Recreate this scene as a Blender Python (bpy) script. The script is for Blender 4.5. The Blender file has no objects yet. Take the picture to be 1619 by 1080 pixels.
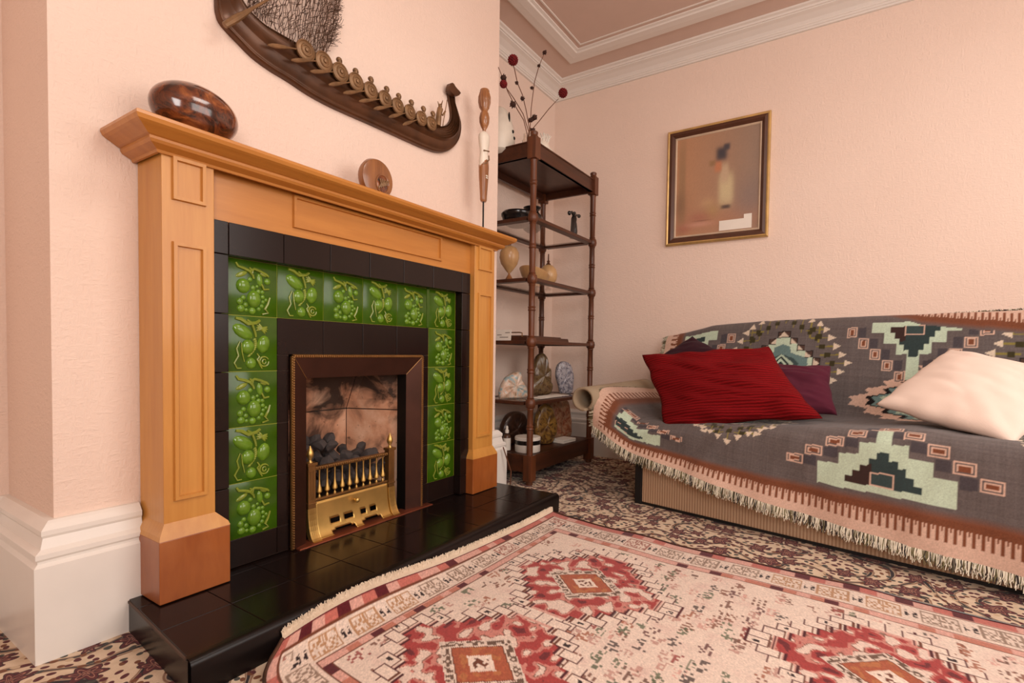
import bpy, bmesh, math, random
import numpy as np
from mathutils import Vector, Matrix, noise as mnoise
random.seed(7); rng = np.random.default_rng(7)
PI = math.pi
col = bpy.context.scene.collection
sc = bpy.context.scene

# ------------------------------------------------------------------ camera
FPX, CX, CY = 814.19, 835.2, 581.7
CAMP = np.array([-0.7068, -1.4109, 0.6758])
def cam_axes(yaw=.570, pit=-.0299, rol=.0142):
    f = np.array([math.cos(yaw)*math.cos(pit), math.sin(yaw)*math.cos(pit), math.sin(pit)])
    s = np.array([math.sin(yaw), -math.cos(yaw), 0.]); u = np.cross(s, f)
    return s*math.cos(rol)+u*math.sin(rol), -s*math.sin(rol)+u*math.cos(rol), f
CS, CU, CF = cam_axes()
cd = bpy.data.cameras.new('camera'); cam = bpy.data.objects.new('camera', cd); col.objects.link(cam)
cd.sensor_width = 36; cd.lens = FPX/1619*36; cd.shift_x = -(CX-809.5)/1619; cd.shift_y = (CY-540)/1619
cd.clip_start = .02
cam.matrix_world = Matrix(((CS[0], CU[0], -CF[0], CAMP[0]), (CS[1], CU[1], -CF[1], CAMP[1]), (CS[2], CU[2], -CF[2], CAMP[2]), (0, 0, 0, 1)))
sc.camera = cam
sc.view_settings.view_transform = 'Standard'; sc.view_settings.look = 'None'
sc.view_settings.gamma = 1; sc.view_settings.use_curve_mapping = False
sc.view_settings.exposure = 0.22

# ------------------------------------------------------------------ light
wd = bpy.data.worlds.new('world'); sc.world = wd; wd.use_nodes = True
wd.node_tree.nodes['Background'].inputs[0].default_value = (1, .96, .92, 1)
wd.node_tree.nodes['Background'].inputs[1].default_value = .3
def area(name, loc, target, sx, sy, power, colr=(1, .95, .9)):
    l = bpy.data.lights.new(name, 'AREA'); l.shape = 'RECTANGLE'; l.size = sx; l.size_y = sy; l.energy = power; l.color = colr
    o = bpy.data.objects.new(name, l); col.objects.link(o); o.location = loc
    o.rotation_euler = (Vector(target)-Vector(loc)).to_track_quat('-Z', 'Y').to_euler(); return o
area('window_light', (.7, -3.35, 1.5), (.6, 0, 1.1), 2.0, 1.5, 29, (1, .965, .92))
area('left_fill_light', (-1.6, -2.2, 1.4), (1.5, -.9, 1.0), 1.2, 1.3, 39, (1, .97, .94))  # added fill from the left, brightens the right wall; not a window
area('overhead_fill_light', (.35, -1.7, 2.42), (.35, -1.7, 0), .8, .8, 13, (1, .94, .86))  # added overhead fill standing in for ceiling bounce; not a lamp of the room

def at(ax, v, x, y):
    """the point of the plane ax = v that the photograph shows at pixel x, y"""
    d = CF+CS*(x-CX)/FPX-CU*(y-CY)/FPX; i = 'XYZ'.index(ax)
    return CAMP+d*((v-CAMP[i])/d[i])

# ------------------------------------------------------------------ materials
def lin(c):
    return tuple(((x/255)/12.92 if x/255 <= .04045 else ((x/255+.055)/1.055)**2.4) for x in c)
class NT:
    def __init__(s, name):
        s.m = bpy.data.materials.new(name); s.m.use_nodes = True; s.t = s.m.node_tree
        s.b = s.t.nodes['Principled BSDF']
    def n(s, typ, **kw):
        nd = s.t.nodes.new(typ)
        ins = kw.pop('ins', {})
        for k, v in kw.items(): setattr(nd, k, v)
        for k, v in ins.items():
            if isinstance(v, bpy.types.NodeSocket): s.t.links.new(v, nd.inputs[k])
            else: nd.inputs[k].default_value = v
        return nd
    def l(s, a, b): s.t.links.new(a, b)
    def math(s, op, a, b=0., c=None):
        ins = {0: a, 1: b}
        if c is not None: ins[2] = c
        return s.n('ShaderNodeMath', operation=op, ins=ins).outputs[0]
    def ramp(s, fac, stops, interp='LINEAR'):
        r = s.n('ShaderNodeValToRGB'); s.l(fac, r.inputs[0]); cr = r.color_ramp; cr.interpolation = interp
        while len(cr.elements) < len(stops): cr.elements.new(.5)
        for e, (p, c) in zip(cr.elements, stops): e.position = p; e.color = (*c, 1)
        return r.outputs[0]
    def mix(s, f, a, b, mode='MIX'):
        m = s.n('ShaderNodeMix', data_type='RGBA', blend_type=mode)
        for k, v in ((0, f), (6, a), (7, b)):
            if isinstance(v, bpy.types.NodeSocket): s.l(v, m.inputs[k])
            else: m.inputs[k].default_value = (*v, 1) if isinstance(v, tuple) and len(v) == 3 else v
        return m.outputs[2]
    def obj(s, scale=(1, 1, 1), rot=(0, 0, 0)):
        tc = s.n('ShaderNodeTexCoord'); mp = s.n('ShaderNodeMapping'); s.l(tc.outputs['Object'], mp.inputs[0])
        mp.inputs['Scale'].default_value = scale; mp.inputs['Rotation'].default_value = rot; return mp.outputs[0]
    def noise(s, vec, scale, detail=4, rough=.55, dist=0.):
        return s.n('ShaderNodeTexNoise', ins={'Vector': vec, 'Scale': scale, 'Detail': detail, 'Roughness': rough, 'Distortion': dist}).outputs[0]
    def bump(s, h, strength=.3, dist=.002):
        b = s.n('ShaderNodeBump', ins={'Height': h, 'Strength': strength, 'Distance': dist}); s.l(b.outputs[0], s.b.inputs['Normal'])
    def set(s, color=None, rough=.5, metal=0., coat=0., spec=None):
        if color is not None:
            if isinstance(color, bpy.types.NodeSocket): s.l(color, s.b.inputs['Base Color'])
            else: s.b.inputs['Base Color'].default_value = (*color, 1)
        if isinstance(rough, bpy.types.NodeSocket): s.l(rough, s.b.inputs['Roughness'])
        else: s.b.inputs['Roughness'].default_value = rough
        s.b.inputs['Metallic'].default_value = metal; s.b.inputs['Coat Weight'].default_value = coat
        s.b.inputs['Coat Roughness'].default_value = .12
        if spec is not None: s.b.inputs['Specular IOR Level'].default_value = spec
        return s.m
def simple(name, rgb, rough=.5, metal=0., var=.12, nscale=12, coat=0., bumps=0., spec=None, bscale=60):
    t = NT(name); v = t.obj(); c = lin(rgb)
    nz = t.noise(v, nscale)
    colr = t.ramp(nz, [(.3, tuple(x*(1-var) for x in c)), (.7, tuple(min(1, x*(1+var)) for x in c))])
    if bumps: t.bump(t.noise(v, bscale), bumps, .003)
    return t.set(colr, rough, metal, coat, spec)
def wood(name, light, dark, scale, rough=.35, coat=.2, stretch=(1, 1, .08), patch=None):
    t = NT(name); v = t.obj(stretch)
    g = t.noise(v, scale, 6, .65, .6); g2 = t.noise(v, scale*5, 3)
    c = t.ramp(g, [(.3, lin(dark)), (.68, lin(light))])
    c = t.mix(.25, c, t.ramp(g2, [(.35, lin(dark)), (.6, lin(light))]))
    if patch:
        p = t.noise(t.obj(), 5, 3); c = t.mix(t.ramp(p, [(.45, (0, 0, 0)), (.75, (.5, .5, .5))]), c, lin(patch))
    t.bump(g2, .05, .001)
    return t.set(c, rough, 0, coat)

M = {}
def wallpaper():
    t = NT('peach_wallpaper'); v = t.obj((1, 1, 1))
    # an embossed, woven-looking paper: short crossing ridges
    a = t.noise(t.obj((1, 1, .35)), 130, 3, .6); b = t.noise(t.obj((.35, .35, 1)), 130, 3, .6)
    h = t.math('MAXIMUM', a, b)
    c = t.ramp(t.noise(v, 1.5, 2), [(.3, lin((237, 212, 196))), (.7, lin((241, 218, 203)))])
    t.bump(h, .8, .004)
    return t.set(c, .7, spec=.3)
M['wall'] = wallpaper()
M['white'] = simple('white_gloss_paint', (236, 230, 222), .3, var=.02, bumps=.06, bscale=25)
M['cornice'] = simple('cornice_paint', (232, 224, 216), .6, var=.01)
M['ceiling'] = simple('pink_ceiling_paint', (214, 188, 174), .8, var=.02)
M['pine'] = wood('honey_pine_wood', (214, 156, 78), (188, 124, 54), 9)
M['pineh'] = wood('honey_pine_rail_wood', (202, 136, 62), (174, 108, 42), 9, stretch=(.08, 1, 1))
M['pinebase'] = wood('worn_plinth_wood', (172, 98, 44), (140, 72, 30), 8, stretch=(1, 1, .3), patch=(196, 130, 80))
M['black'] = simple('black_brown_glazed_tile', (30, 19, 16), .22, var=.15, nscale=4, spec=.3)
M['hearthside'] = simple('hearth_side_glaze', (20, 14, 13), .3, var=.2, nscale=3, spec=.3)
M['hearth'] = simple('hearth_glazed_tile', (25, 15, 13), .19, var=.2, nscale=3, spec=.24)
M['grout'] = simple('dark_grout', (84, 66, 56), .7)
M['greengrout'] = simple('green_glaze_joint', (168, 172, 50), .5)
M['green'] = simple('green_majolica_glaze', (54, 88, 8), .18, var=.25, nscale=14, coat=.15, spec=.35)
M['greenl'] = simple('light_green_majolica_glaze', (98, 136, 34), .15, var=.2, nscale=40, coat=.3, spec=.4)
M['greeny'] = simple('yellow_green_majolica_glaze', (128, 142, 48), .15, var=.2, nscale=40, coat=.3, spec=.4)
M['copper'] = simple('aged_copper_band', (72, 44, 34), .4, .65, var=.25, nscale=6)
M['copperstrip'] = simple('copper_floor_strip', (150, 82, 58), .4, .7, var=.2, nscale=10)
M['brass'] = simple('polished_brass', (212, 176, 104), .38, .9, var=.15, nscale=10)
M['brassdull'] = simple('dull_brass', (150, 112, 68), .38, .85, var=.2, nscale=14)
M['darkmetal'] = simple('blackened_metal', (28, 24, 22), .5, .5)
M['coal'] = simple('ceramic_coal', (70, 62, 60), .75, var=.5, nscale=25, bumps=.6, bscale=50)
def firebrick():
    t = NT('sooted_firebrick'); v = t.obj()
    n1 = t.noise(v, 5, 5, .6, .5); n2 = t.noise(v, 60, 3)
    c = t.ramp(n1, [(.34, lin((96, 66, 52))), (.46, lin((206, 150, 116))), (.7, lin((240, 200, 170)))])
    c = t.mix(t.ramp(n2, [(.64, (0, 0, 0)), (.72, (.7, .7, .7))]), c, lin((70, 42, 32)))
    sz = t.n('ShaderNodeSeparateXYZ', ins={0: v}).outputs[2]
    soot = t.math('ADD', t.math('MULTIPLY', t.noise(v, 7, 4, .6, 1.), .9), t.math('MULTIPLY', t.math('SUBTRACT', sz, .42), 1.6))
    c = t.mix(t.ramp(soot, [(.5, (0, 0, 0)), (.68, (.94, .94, .94))]), c, lin((34, 24, 20)))
    t.bump(n2, .3, .003); return t.set(c, .9)
M['firebrick'] = firebrick()
M['mahog'] = wood('dark_stained_shelf_wood', (112, 60, 30), (56, 29, 15), 14, .45, .1)
M['mahogh'] = wood('dark_stained_board_wood', (88, 46, 24), (52, 26, 15), 14, .45, .1, stretch=(.1, 1, 1))
M['burl'] = None
def burl():
    t = NT('burl_wood'); v = t.obj(); n = t.noise(v, 22, 5, .6, 1.2)
    c = t.ramp(n, [(.36, lin((42, 18, 12))), (.5, lin((104, 50, 24))), (.68, lin((160, 92, 44)))])
    return t.set(c, .15, 0, .8)
M['burl'] = burl()
M['bronze'] = simple('bronzed_resin', (86, 54, 32), .34, .35, var=.4, nscale=9)
M['bronzel'] = simple('bright_bronzed_resin', (132, 100, 68), .42, .35, var=.25, nscale=40)
M['wire'] = simple('dark_bronze_wire', (96, 70, 54), .5, .4)
M['ornwood'] = wood('turned_ornament_wood', (168, 112, 66), (112, 64, 34), 25, .3, .4)
M['bone'] = simple('ivory_white_ceramic', (232, 222, 206), .35, var=.05)
M['blackgl'] = simple('black_glazed_pottery', (26, 22, 22), .22, var=.3, coat=.4)
M['cream'] = wood('pale_turned_wood', (206, 166, 116), (184, 138, 90), 20, .35, .3)
M['paper'] = simple('white_paper', (236, 228, 216), .7, var=.03)
M['plinthwhite'] = M['white']
def glass():
    t = NT('clear_shelf_glass'); t.b.inputs['Transmission Weight'].default_value = 1; t.b.inputs['IOR'].default_value = 1.45
    return t.set((.93, .9, .86), .03)
M['glass'] = glass()
def agate(name, cs, scale=14):
    t = NT(name); v = t.obj(); n = t.noise(v, scale, 5, .62, 1.6)
    k = len(cs); c = t.ramp(n, [(.3+.4*i/(k-1), lin(x)) for i, x in enumerate(cs)])
    t.bump(n, .3, .004); return t.set(c, .32, 0, .3)
M['ag_paint'] = agate('pale_painted_stone', [(80, 96, 62), (206, 166, 138), (222, 200, 180), (136, 176, 184), (220, 190, 164)], 17)
M['ag_olive'] = agate('olive_brown_stone', [(44, 30, 22), (92, 66, 44), (118, 96, 62), (70, 48, 32)], 34)
M['ag_blue'] = agate('blue_grey_agate', [(60, 54, 60), (120, 116, 128), (190, 184, 188), (70, 62, 66)], 34)
M['ag_yel'] = agate('yellow_brown_agate', [(42, 26, 18), (96, 66, 38), (160, 122, 58), (74, 48, 30)], 28)
M['ag_red'] = agate('red_brown_agate', [(74, 44, 32), (150, 88, 60), (176, 138, 108), (110, 88, 60)], 26)
M['ag_dark'] = agate('dark_polished_stone', [(30, 18, 14), (62, 38, 26), (96, 60, 38)], 9)
def fabric(name, rgb, rough=.9, ribs=None, var=.12, wr=0.):
    t = NT(name); v = t.obj(); c = lin(rgb)
    nz = t.noise(v, 8, 3)
    colr = t.ramp(nz, [(.3, tuple(x*(1-var) for x in c)), (.7, tuple(min(1, x*(1+var)) for x in c))])
    h = t.noise(v, 500, 2)
    if ribs is not None:
        w = t.n('ShaderNodeTexWave', wave_type='BANDS', bands_direction=ribs[0], ins={'Vector': v, 'Scale': ribs[1], 'Distortion': 1.2, 'Detail': 1, 'Detail Scale': 2})
        h = t.math('ADD', w.outputs[1], t.math('MULTIPLY', h, .3))
        colr = t.mix(w.outputs[1], tuple(x*.55 for x in c), colr)
    t.bump(h, .5, ribs[2] if ribs else .001)
    t.b.inputs['Sheen Weight'].default_value = .04
    return t.set(colr, rough, spec=.15)
M['plum'] = fabric('plum_cotton', (84, 32, 48))
M['plumd'] = fabric('dark_plum_cotton', (50, 22, 32))
M['whitecot'] = fabric('white_cushion_cotton', (236, 214, 200), var=.03)
M['beige'] = fabric('beige_padding', (164, 146, 122), var=.1)
def ribbed_beige():
    t = NT('ribbed_beige_upholstery'); tc = t.n('ShaderNodeTexCoord')
    sp = t.n('ShaderNodeSeparateXYZ', ins={0: tc.outputs['Object']})
    w = t.math('SINE', t.math('MULTIPLY', sp.outputs[0], 2*PI/.0115)); w2 = t.math('MULTIPLY', t.math('ADD', w, 1), .5)
    c = t.mix(w2, lin((168, 134, 106)), lin((205, 174, 144)))
    t.bump(w2, .4, .002); return t.set(c, .85, spec=.2)
M['ribbed'] = ribbed_beige()
M['blackfr'] = simple('black_frame_cloth', (16, 14, 14), .6)
def vcol(name, rough=.9, bscale=700, weave=True):
    t = NT(name); a = t.n('ShaderNodeAttribute', attribute_name='dye'); v = t.obj()
    n = t.noise(v, bscale, 2)
    c = t.mix(t.ramp(t.noise(v, 220, 3), [(.3, (.2, .2, .2)), (.7, (0, 0, 0))]), a.outputs[0], (.02, .015, .015))
    t.bump(n, .4, .002); t.b.inputs['Sheen Weight'].default_value = .15
    return t.set(c, rough, spec=.12)
M['dyed'] = vcol('woven_dyed_wool')
M['print'] = (lambda t: t.set(t.n('ShaderNodeAttribute', attribute_name='dye').outputs[0], .35))(NT('printed_picture'))
M['goldframe'] = simple('gilt_picture_frame', (206, 170, 108), .35, .5, var=.2)
M['brownframe'] = simple('brown_picture_frame', (84, 50, 34), .4)
M['mount'] = simple('cream_picture_mount', (206, 182, 156), .7)

def carpet():
    t = NT('persian_pattern_carpet'); tc = t.n('ShaderNodeTexCoord'); v0 = tc.outputs['Object']
    # slight warp so the scrolls do not look ruled
    wn = t.n('ShaderNodeTexNoise', ins={'Vector': v0, 'Scale': 9, 'Detail': 2})
    vw = t.n('ShaderNodeVectorMath', operation='MULTIPLY_ADD', ins={0: wn.outputs[1], 1: (.05, .05, 0), 2: v0}).outputs[0]
    cream = lin((200, 172, 142)); mar = lin((92, 42, 46)); brn = lin((120, 74, 50)); dk = lin((50, 40, 42)); pk = lin((170, 120, 100)); gr = lin((74, 72, 66))
    c = t.ramp(t.noise(v0, 30, 3), [(.3, lin((206, 180, 152))), (.7, lin((226, 204, 178)))])
    # scrolling stems: contour lines of a smooth field
    n1 = t.noise(vw, 4.2, 0)
    f = t.math('ABSOLUTE', t.math('SUBTRACT', t.math('FRACT', t.math('MULTIPLY', n1, 8)), .5))
    c = t.mix(t.ramp(f, [(.05, (1, 1, 1)), (.085, (0, 0, 0))]), c, dk)
    c = t.mix(t.ramp(t.math('ABSOLUTE', t.math('SUBTRACT', f, .12)), [(.02, (.8, .8, .8)), (.05, (0, 0, 0))]), c, brn)
    # small leaves
    vo2 = t.n('ShaderNodeTexVoronoi', voronoi_dimensions='2D', ins={'Vector': vw, 'Scale': 42.})
    c = t.mix(t.ramp(vo2.outputs['Distance'], [(.27, (1, 1, 1)), (.32, (0, 0, 0))]), c, t.ramp(t.n('ShaderNodeSeparateXYZ', ins={0: vo2.outputs['Color']}).outputs[0], [(.0, mar), (.45, gr), (.7, cream), (.8, brn)], 'CONSTANT'))
    # flowers with petals
    vo = t.n('ShaderNodeTexVoronoi', voronoi_dimensions='2D', ins={'Vector': vw, 'Scale': 9.5, 'Randomness': .7})
    dv = t.n('ShaderNodeVectorMath', operation='SUBTRACT', ins={0: vw, 1: vo.outputs['Position']}).outputs[0]
    s = t.n('ShaderNodeSeparateXYZ', ins={0: dv})
    ang = t.math('ARCTAN2', s.outputs[1], s.outputs[0])
    pet = t.math('MULTIPLY', t.math('COSINE', t.math('MULTIPLY', ang, 6)), .07)
    d = t.math('ADD', vo.outputs['Distance'], pet)
    big = t.n('ShaderNodeSeparateXYZ', ins={0: vo.outputs['Color']}).outputs[0]
    d = t.math('ADD', d, t.math('MULTIPLY', big, .12))
    fl = t.ramp(d, [(.0, pk), (.06, dk), (.09, mar), (.17, pk), (.2, mar), (.29, dk)], 'CONSTANT')
    c = t.mix(t.ramp(d, [(.31, (1, 1, 1)), (.33, (0, 0, 0))]), c, fl)
    t.bump(t.noise(v0, 500, 2), .5, .003); t.b.inputs['Sheen Weight'].default_value = .1
    return t.set(c, .95, spec=.1)
M['carpet'] = carpet()

# ------------------------------------------------------------------ mesh helpers
class MB:
    def __init__(s): s.v = []; s.f = []; s.mi = []; s.cur = 0; s.sm = []; s.smooth = False
    def add(s, vs, fs):
        o = len(s.v); s.v += [tuple(map(float, p)) for p in vs]
        for f in fs: s.f.append(tuple(i+o for i in f)); s.mi.append(s.cur); s.sm.append(s.smooth)
        return s
    def box(s, x0, x1, y0, y1, z0, z1, taper=0.):
        t = taper
        return s.add([(x0, y0, z0), (x1, y0, z0), (x1, y1, z0), (x0, y1, z0), (x0+t, y0+t, z1), (x1-t, y0+t, z1), (x1-t, y1, z1), (x0+t, y1, z1)],
                     [(0, 3, 2, 1), (4, 5, 6, 7), (0, 1, 5, 4), (1, 2, 6, 5), (2, 3, 7, 6), (3, 0, 4, 7)])
    def grid(s, P, closed=False):
        """P[i][j] -> surface"""
        n, m = len(P), len(P[0]); fs = []
        for i in range(n-1):
            for j in range(m-(0 if closed else 1)):
                k = (j+1) % m; fs.append((i*m+j, (i+1)*m+j, (i+1)*m+k, i*m+k))
        return s.add([p for r in P for p in r], fs)
    def lathe(s, prof, c=(0, 0, 0), seg=20, axis='Z', sx=1., sy=1.):
        """prof: [(r, h)] bottom to top"""
        P = []
        for r, h in prof:
            row = []
            for k in range(seg):
                a = 2*PI*k/seg; x, y = r*math.cos(a)*sx, r*math.sin(a)*sy
                p = (x, y, h) if axis == 'Z' else ((x, h, y) if axis == 'Y' else (h, x, y))
                row.append((p[0]+c[0], p[1]+c[1], p[2]+c[2]))
            P.append(row)
        sm = s.smooth; o = len(s.v)
        if axis == 'Y': P = [r[::-1] for r in P]
        s.grid([r[::-1] for r in P], True)
        for r, flip in ((0, False), (len(P)-1, True)):
            idx = tuple(o+r*seg+k for k in range(seg)); s.f.append(idx[::-1] if flip else idx); s.mi.append(s.cur); s.sm.append(False)
        return s
    def tube(s, path, rad, seg=6, cap=True):
        path = [Vector(p) for p in path]; n = len(path)
        if not hasattr(rad, '__len__'): rad = [rad]*n
        P = []; up = None
        for i, p in enumerate(path):
            t = (path[min(i+1, n-1)]-path[max(i-1, 0)]).normalized()
            if up is None: up = t.orthogonal().normalized()
            up = (up-t*up.dot(t)).normalized(); w = t.cross(up)
            P.append([tuple(p+up*rad[i]*math.cos(2*PI*k/seg)+w*rad[i]*math.sin(2*PI*k/seg)) for k in range(seg)])
        o = len(s.v); s.grid(P, True)
        if cap:
            for r in (0, n-1):
                s.f.append(tuple(o+r*seg+k for k in range(seg))); s.mi.append(s.cur); s.sm.append(False)
        return s
    def ell(s, c, r, seg=12, rings=7, rot=None):
        R = rot or Matrix.Identity(3); P = []
        for i in range(rings+1):
            th = PI*i/rings; P.append([tuple(Vector(c)+R @ Vector((r[0]*max(math.sin(th), .02)*math.cos(2*PI*k/seg), r[1]*max(math.sin(th), .02)*math.sin(2*PI*k/seg), -r[2]*math.cos(th)))) for k in range(seg)])
        return s.grid(P, True)
    def prism(s, poly, fn0, fn1):
        """poly of 2D points; fn maps (a, b) to 3D for the near and far faces"""
        n = len(poly)
        return s.add([fn0(*p) for p in poly]+[fn1(*p) for p in poly], [tuple(range(n)), tuple(range(2*n-1, n-1, -1))]+[(i, i+n, (i+1) % n+n, (i+1) % n) for i in range(n)])
    def build(s, name, mats, parent=None, bevel=0., fix=True, loc=None):
        me = bpy.data.meshes.new(name); me.from_pydata(s.v, [], s.f)
        if not isinstance(mats, (list, tuple)): mats = [mats]
        for m in mats: me.materials.append(m)
        me.polygons.foreach_set('material_index', s.mi); me.polygons.foreach_set('use_smooth', s.sm)
        if fix:
            bm = bmesh.new(); bm.from_mesh(me); bmesh.ops.recalc_face_normals(bm, faces=bm.faces); bm.to_mesh(me); bm.free()
        me.update()
        if s.smooth or any(s.sm): me.set_sharp_from_angle(angle=.75)
        o = bpy.data.objects.new(name, me); col.objects.link(o)
        if parent: o.parent = parent
        if loc is not None: o.location = loc
        if bevel:
            b = o.modifiers.new('bevel', 'BEVEL'); b.width = bevel; b.segments = 2; b.limit_method = 'ANGLE'; b.angle_limit = .6
        return o
def sb(): m = MB(); m.smooth = True; return m
def tag(o, label=None, cat=None, group=None, kind=None):
    for k, v in (('label', label), ('category', cat), ('group', group), ('kind', kind)):
        if v: o[k] = v
    return o
def thing(name, label, cat, loc=(0, 0, 0), group=None):
    o = bpy.data.objects.new(name, None); o.location = loc; o.empty_display_size = .05; col.objects.link(o)
    return tag(o, label, cat, group)
def recenter(o, base):
    """moves the origin of an unparented mesh to base, leaving the shape where it is"""
    o.data.transform(Matrix.Translation(-Vector(base))); o.location = base; return o
def sweep(prof, path, closed=False):
    """prof [(offset, z)]; path [(x, y, nx, ny)] mitre directions already scaled"""
    m = MB(); P = [[(x+nx*a, y+ny*a, z) for a, z in prof] for x, y, nx, ny in path]
    m.grid(P); n = len(prof)
    m.f.append(tuple(range(n))); m.mi.append(0); m.sm.append(False)
    k = (len(path)-1)*n; m.f.append(tuple(range(k+n-1, k-1, -1))); m.mi.append(0); m.sm.append(False)
    return m

# ------------------------------------------------------------------ the room
BX0, BX1, BY, AY, EX, CZ = -.322, 1.312, .073, .403, 2.42, 2.485   # chimney breast, alcove depth, end wall, ceiling
NX, NY = -1.7, -3.5
def struct(o): o['kind'] = 'structure'; return o
struct(MB().box(NX-.1, EX+.1, NY-.1, AY+.1, -.1, 0).build('floor', M['carpet']))
struct(MB().box(NX-.1, EX+.1, NY-.1, AY+.1, CZ, CZ+.1).build('ceiling', M['ceiling']))
m = MB(); X0, X1, ZT = .19, .73, .66
m.box(BX0, X0, BY, AY, 0, CZ); m.box(X1, BX1, BY, AY, 0, CZ); m.box(X0, X1, BY, AY, ZT, CZ); m.box(X0, X1, .34, AY, 0, ZT); m.box(X0, X1, BY, .34, 0, .07)
struct(m.build('wall_chimney', M['wall'], bevel=0))
struct(MB().box(NX-.1, BX0, AY, AY+.1, 0, CZ).build('wall_back_left', M['wall']))
struct(MB().box(BX0, EX+.1, AY, AY+.1, 0, CZ).build('wall_back_right', M['wall']))
struct(MB().box(EX, EX+.1, NY-.1, AY, 0, CZ).build('wall_right', M['wall']))
struct(MB().box(NX-.1, NX, NY-.1, AY, 0, CZ).build('wall_left', M['wall']))
struct(MB().box(NX, EX, NY-.1, NY, 0, CZ).build('wall_near', M['wall']))
SK = [(0, 0), (.044, 0), (.044, .205), (.037, .212), (.037, .217), (.041, .222), (.041, .232), (.03, .24), (.025, .262), (.028, .268), (.028, .278), (.018, .29), (.012, .296), (0, .296)]
struct(sweep(SK, [(NX, AY, 0, -1), (BX0, AY, -1, -1), (BX0, BY, -1, -1), (-.166, BY, 0, -1)]).build('baseboard_left', M['white']))
struct(sweep(SK, [(1.13, BY, 0, -1), (BX1, BY, 1, -1), (BX1, AY, 1, -1), (EX, AY, -1, -1), (EX, NY, -1, 0)]).build('baseboard_right', M['white']))
CO = [(0, 2.40), (.014, 2.40), (.016, 2.408), (.022, 2.410), (.026, 2.418), (.03, 2.418), (.03, 2.424), (.04, 2.436), (.07, 2.452), (.092, 2.458), (.092, 2.464), (.1, 2.464), (.104, 2.472), (.118, 2.476), (.12, CZ+.002), (0, CZ+.002)]
struct(sweep(CO, [(NX, AY, 1, -1), (BX0, AY, -1, -1), (BX0, BY, -1, -1), (BX1, BY, 1, -1), (BX1, AY, 1, -1), (EX, AY, -1, -1), (EX, NY, -1, 0)]).build('trim_cornice', M['cornice']))
# raised panel moulding running round the ceiling inside the cornice
CM = [(.245, CZ+.002), (.247, CZ-.006), (.252, CZ-.006), (.258, CZ-.014), (.30, CZ-.016), (.34, CZ-.014), (.345, CZ-.008), (.36, CZ-.005), (.362, CZ+.002)]
struct(sweep(CM, [(BX1+.12, AY, 0, -1), (EX, AY, -1, -1), (EX, NY, -1, 0)]).build('trim_ceiling', M['cornice']))
CM2 = [(.385, CZ+.002), (.386, CZ-.004), (.394, CZ-.004), (.395, CZ+.002)]
struct(sweep(CM2, [(BX1+.12, AY, 0, -1), (EX, AY, -1, -1), (EX, NY, -1, 0)]).build('trim_ceiling_bead', M['cornice']))

# ------------------------------------------------------------------ hearth
HZ = .077
t = thing('hearth', 'raised hearth of glossy black-brown tiles in front of the fireplace', 'hearth', (.48, -.17, 0))
def child(o): o.location = -Vector(o.parent.location) if o.location.length == 0 else o.location-Vector(o.parent.location); return o
def part(mb, name, mat, parent, bevel=0., label=None):
    """mesh given in world coordinates, parented to a top-level empty"""
    o = mb.build(name, mat, parent, bevel); off = Vector((0, 0, 0)); p = parent
    while p: off += Vector(p.location); p = p.parent
    o.location = -off
    if label: o['label'] = label
    return o
HL = lambda y: -.237+(y+.355)*.095      # the left end of the hearth runs slightly askew
def hbox(x1, y0, y1, z0, z1, dx=0.): return MB().add([(HL(y0)+dx, y0, z0), (x1, y0, z0), (x1, y1, z0), (HL(y1)+dx, y1, z0), (HL(y0)+dx, y0, z1), (x1, y0, z1), (x1, y1, z1), (HL(y1)+dx, y1, z1)], [(0, 3, 2, 1), (4, 5, 6, 7), (0, 1, 5, 4), (1, 2, 6, 5), (2, 3, 7, 6), (3, 0, 4, 7)])
m = hbox(1.198, -.338, BY-.002, 0, HZ-.006)
part(m, 'hearth_base', M['hearthside'], t)
m = sb()
prof = [(-.338, 0.), (-.354, 0.), (-.3555, HZ-.014), (-.353, HZ-.006), (-.347, HZ-.001), (-.340, HZ), (-.330, HZ)]
m.grid([[(x, y, z) for y, z in prof] for x in (-.237, 1.198)])
part(m, 'nosing', M['hearthside'], t)
part(hbox(1.2, -.331, BY-.003, HZ-.008, HZ-.0025, -.002), 'joints', M['grout'], t)
ys = [-.3395, -.188, -.036, .071]; xs = [-.235, -.0755, .0765, .2285, .3805, .5325, .6845, .8365, .9885, 1.196]
for i in range(len(xs)-1):
    for j in range(len(ys)-1):
        dz = random.uniform(0, .0006); g = .0009
        tb_ = hbox(xs[1]-g, ys[j]+g, ys[j+1]-g, HZ-.012, HZ-.0005+dz, .001) if i == 0 else MB().box(xs[i]+g, xs[i+1]-g, ys[j]+g, ys[j+1]-g, HZ-.012, HZ-.0005+dz)
        part(tb_, 'hearth_tile', M['hearth'], t, .0008)
part(MB().box(.205, .775, -.03, .028, HZ-.004, HZ+.003, .002), 'copper_strip', M['copperstrip'], t, 0, 'reddish copper strip laid along the foot of the fire opening')

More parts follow.
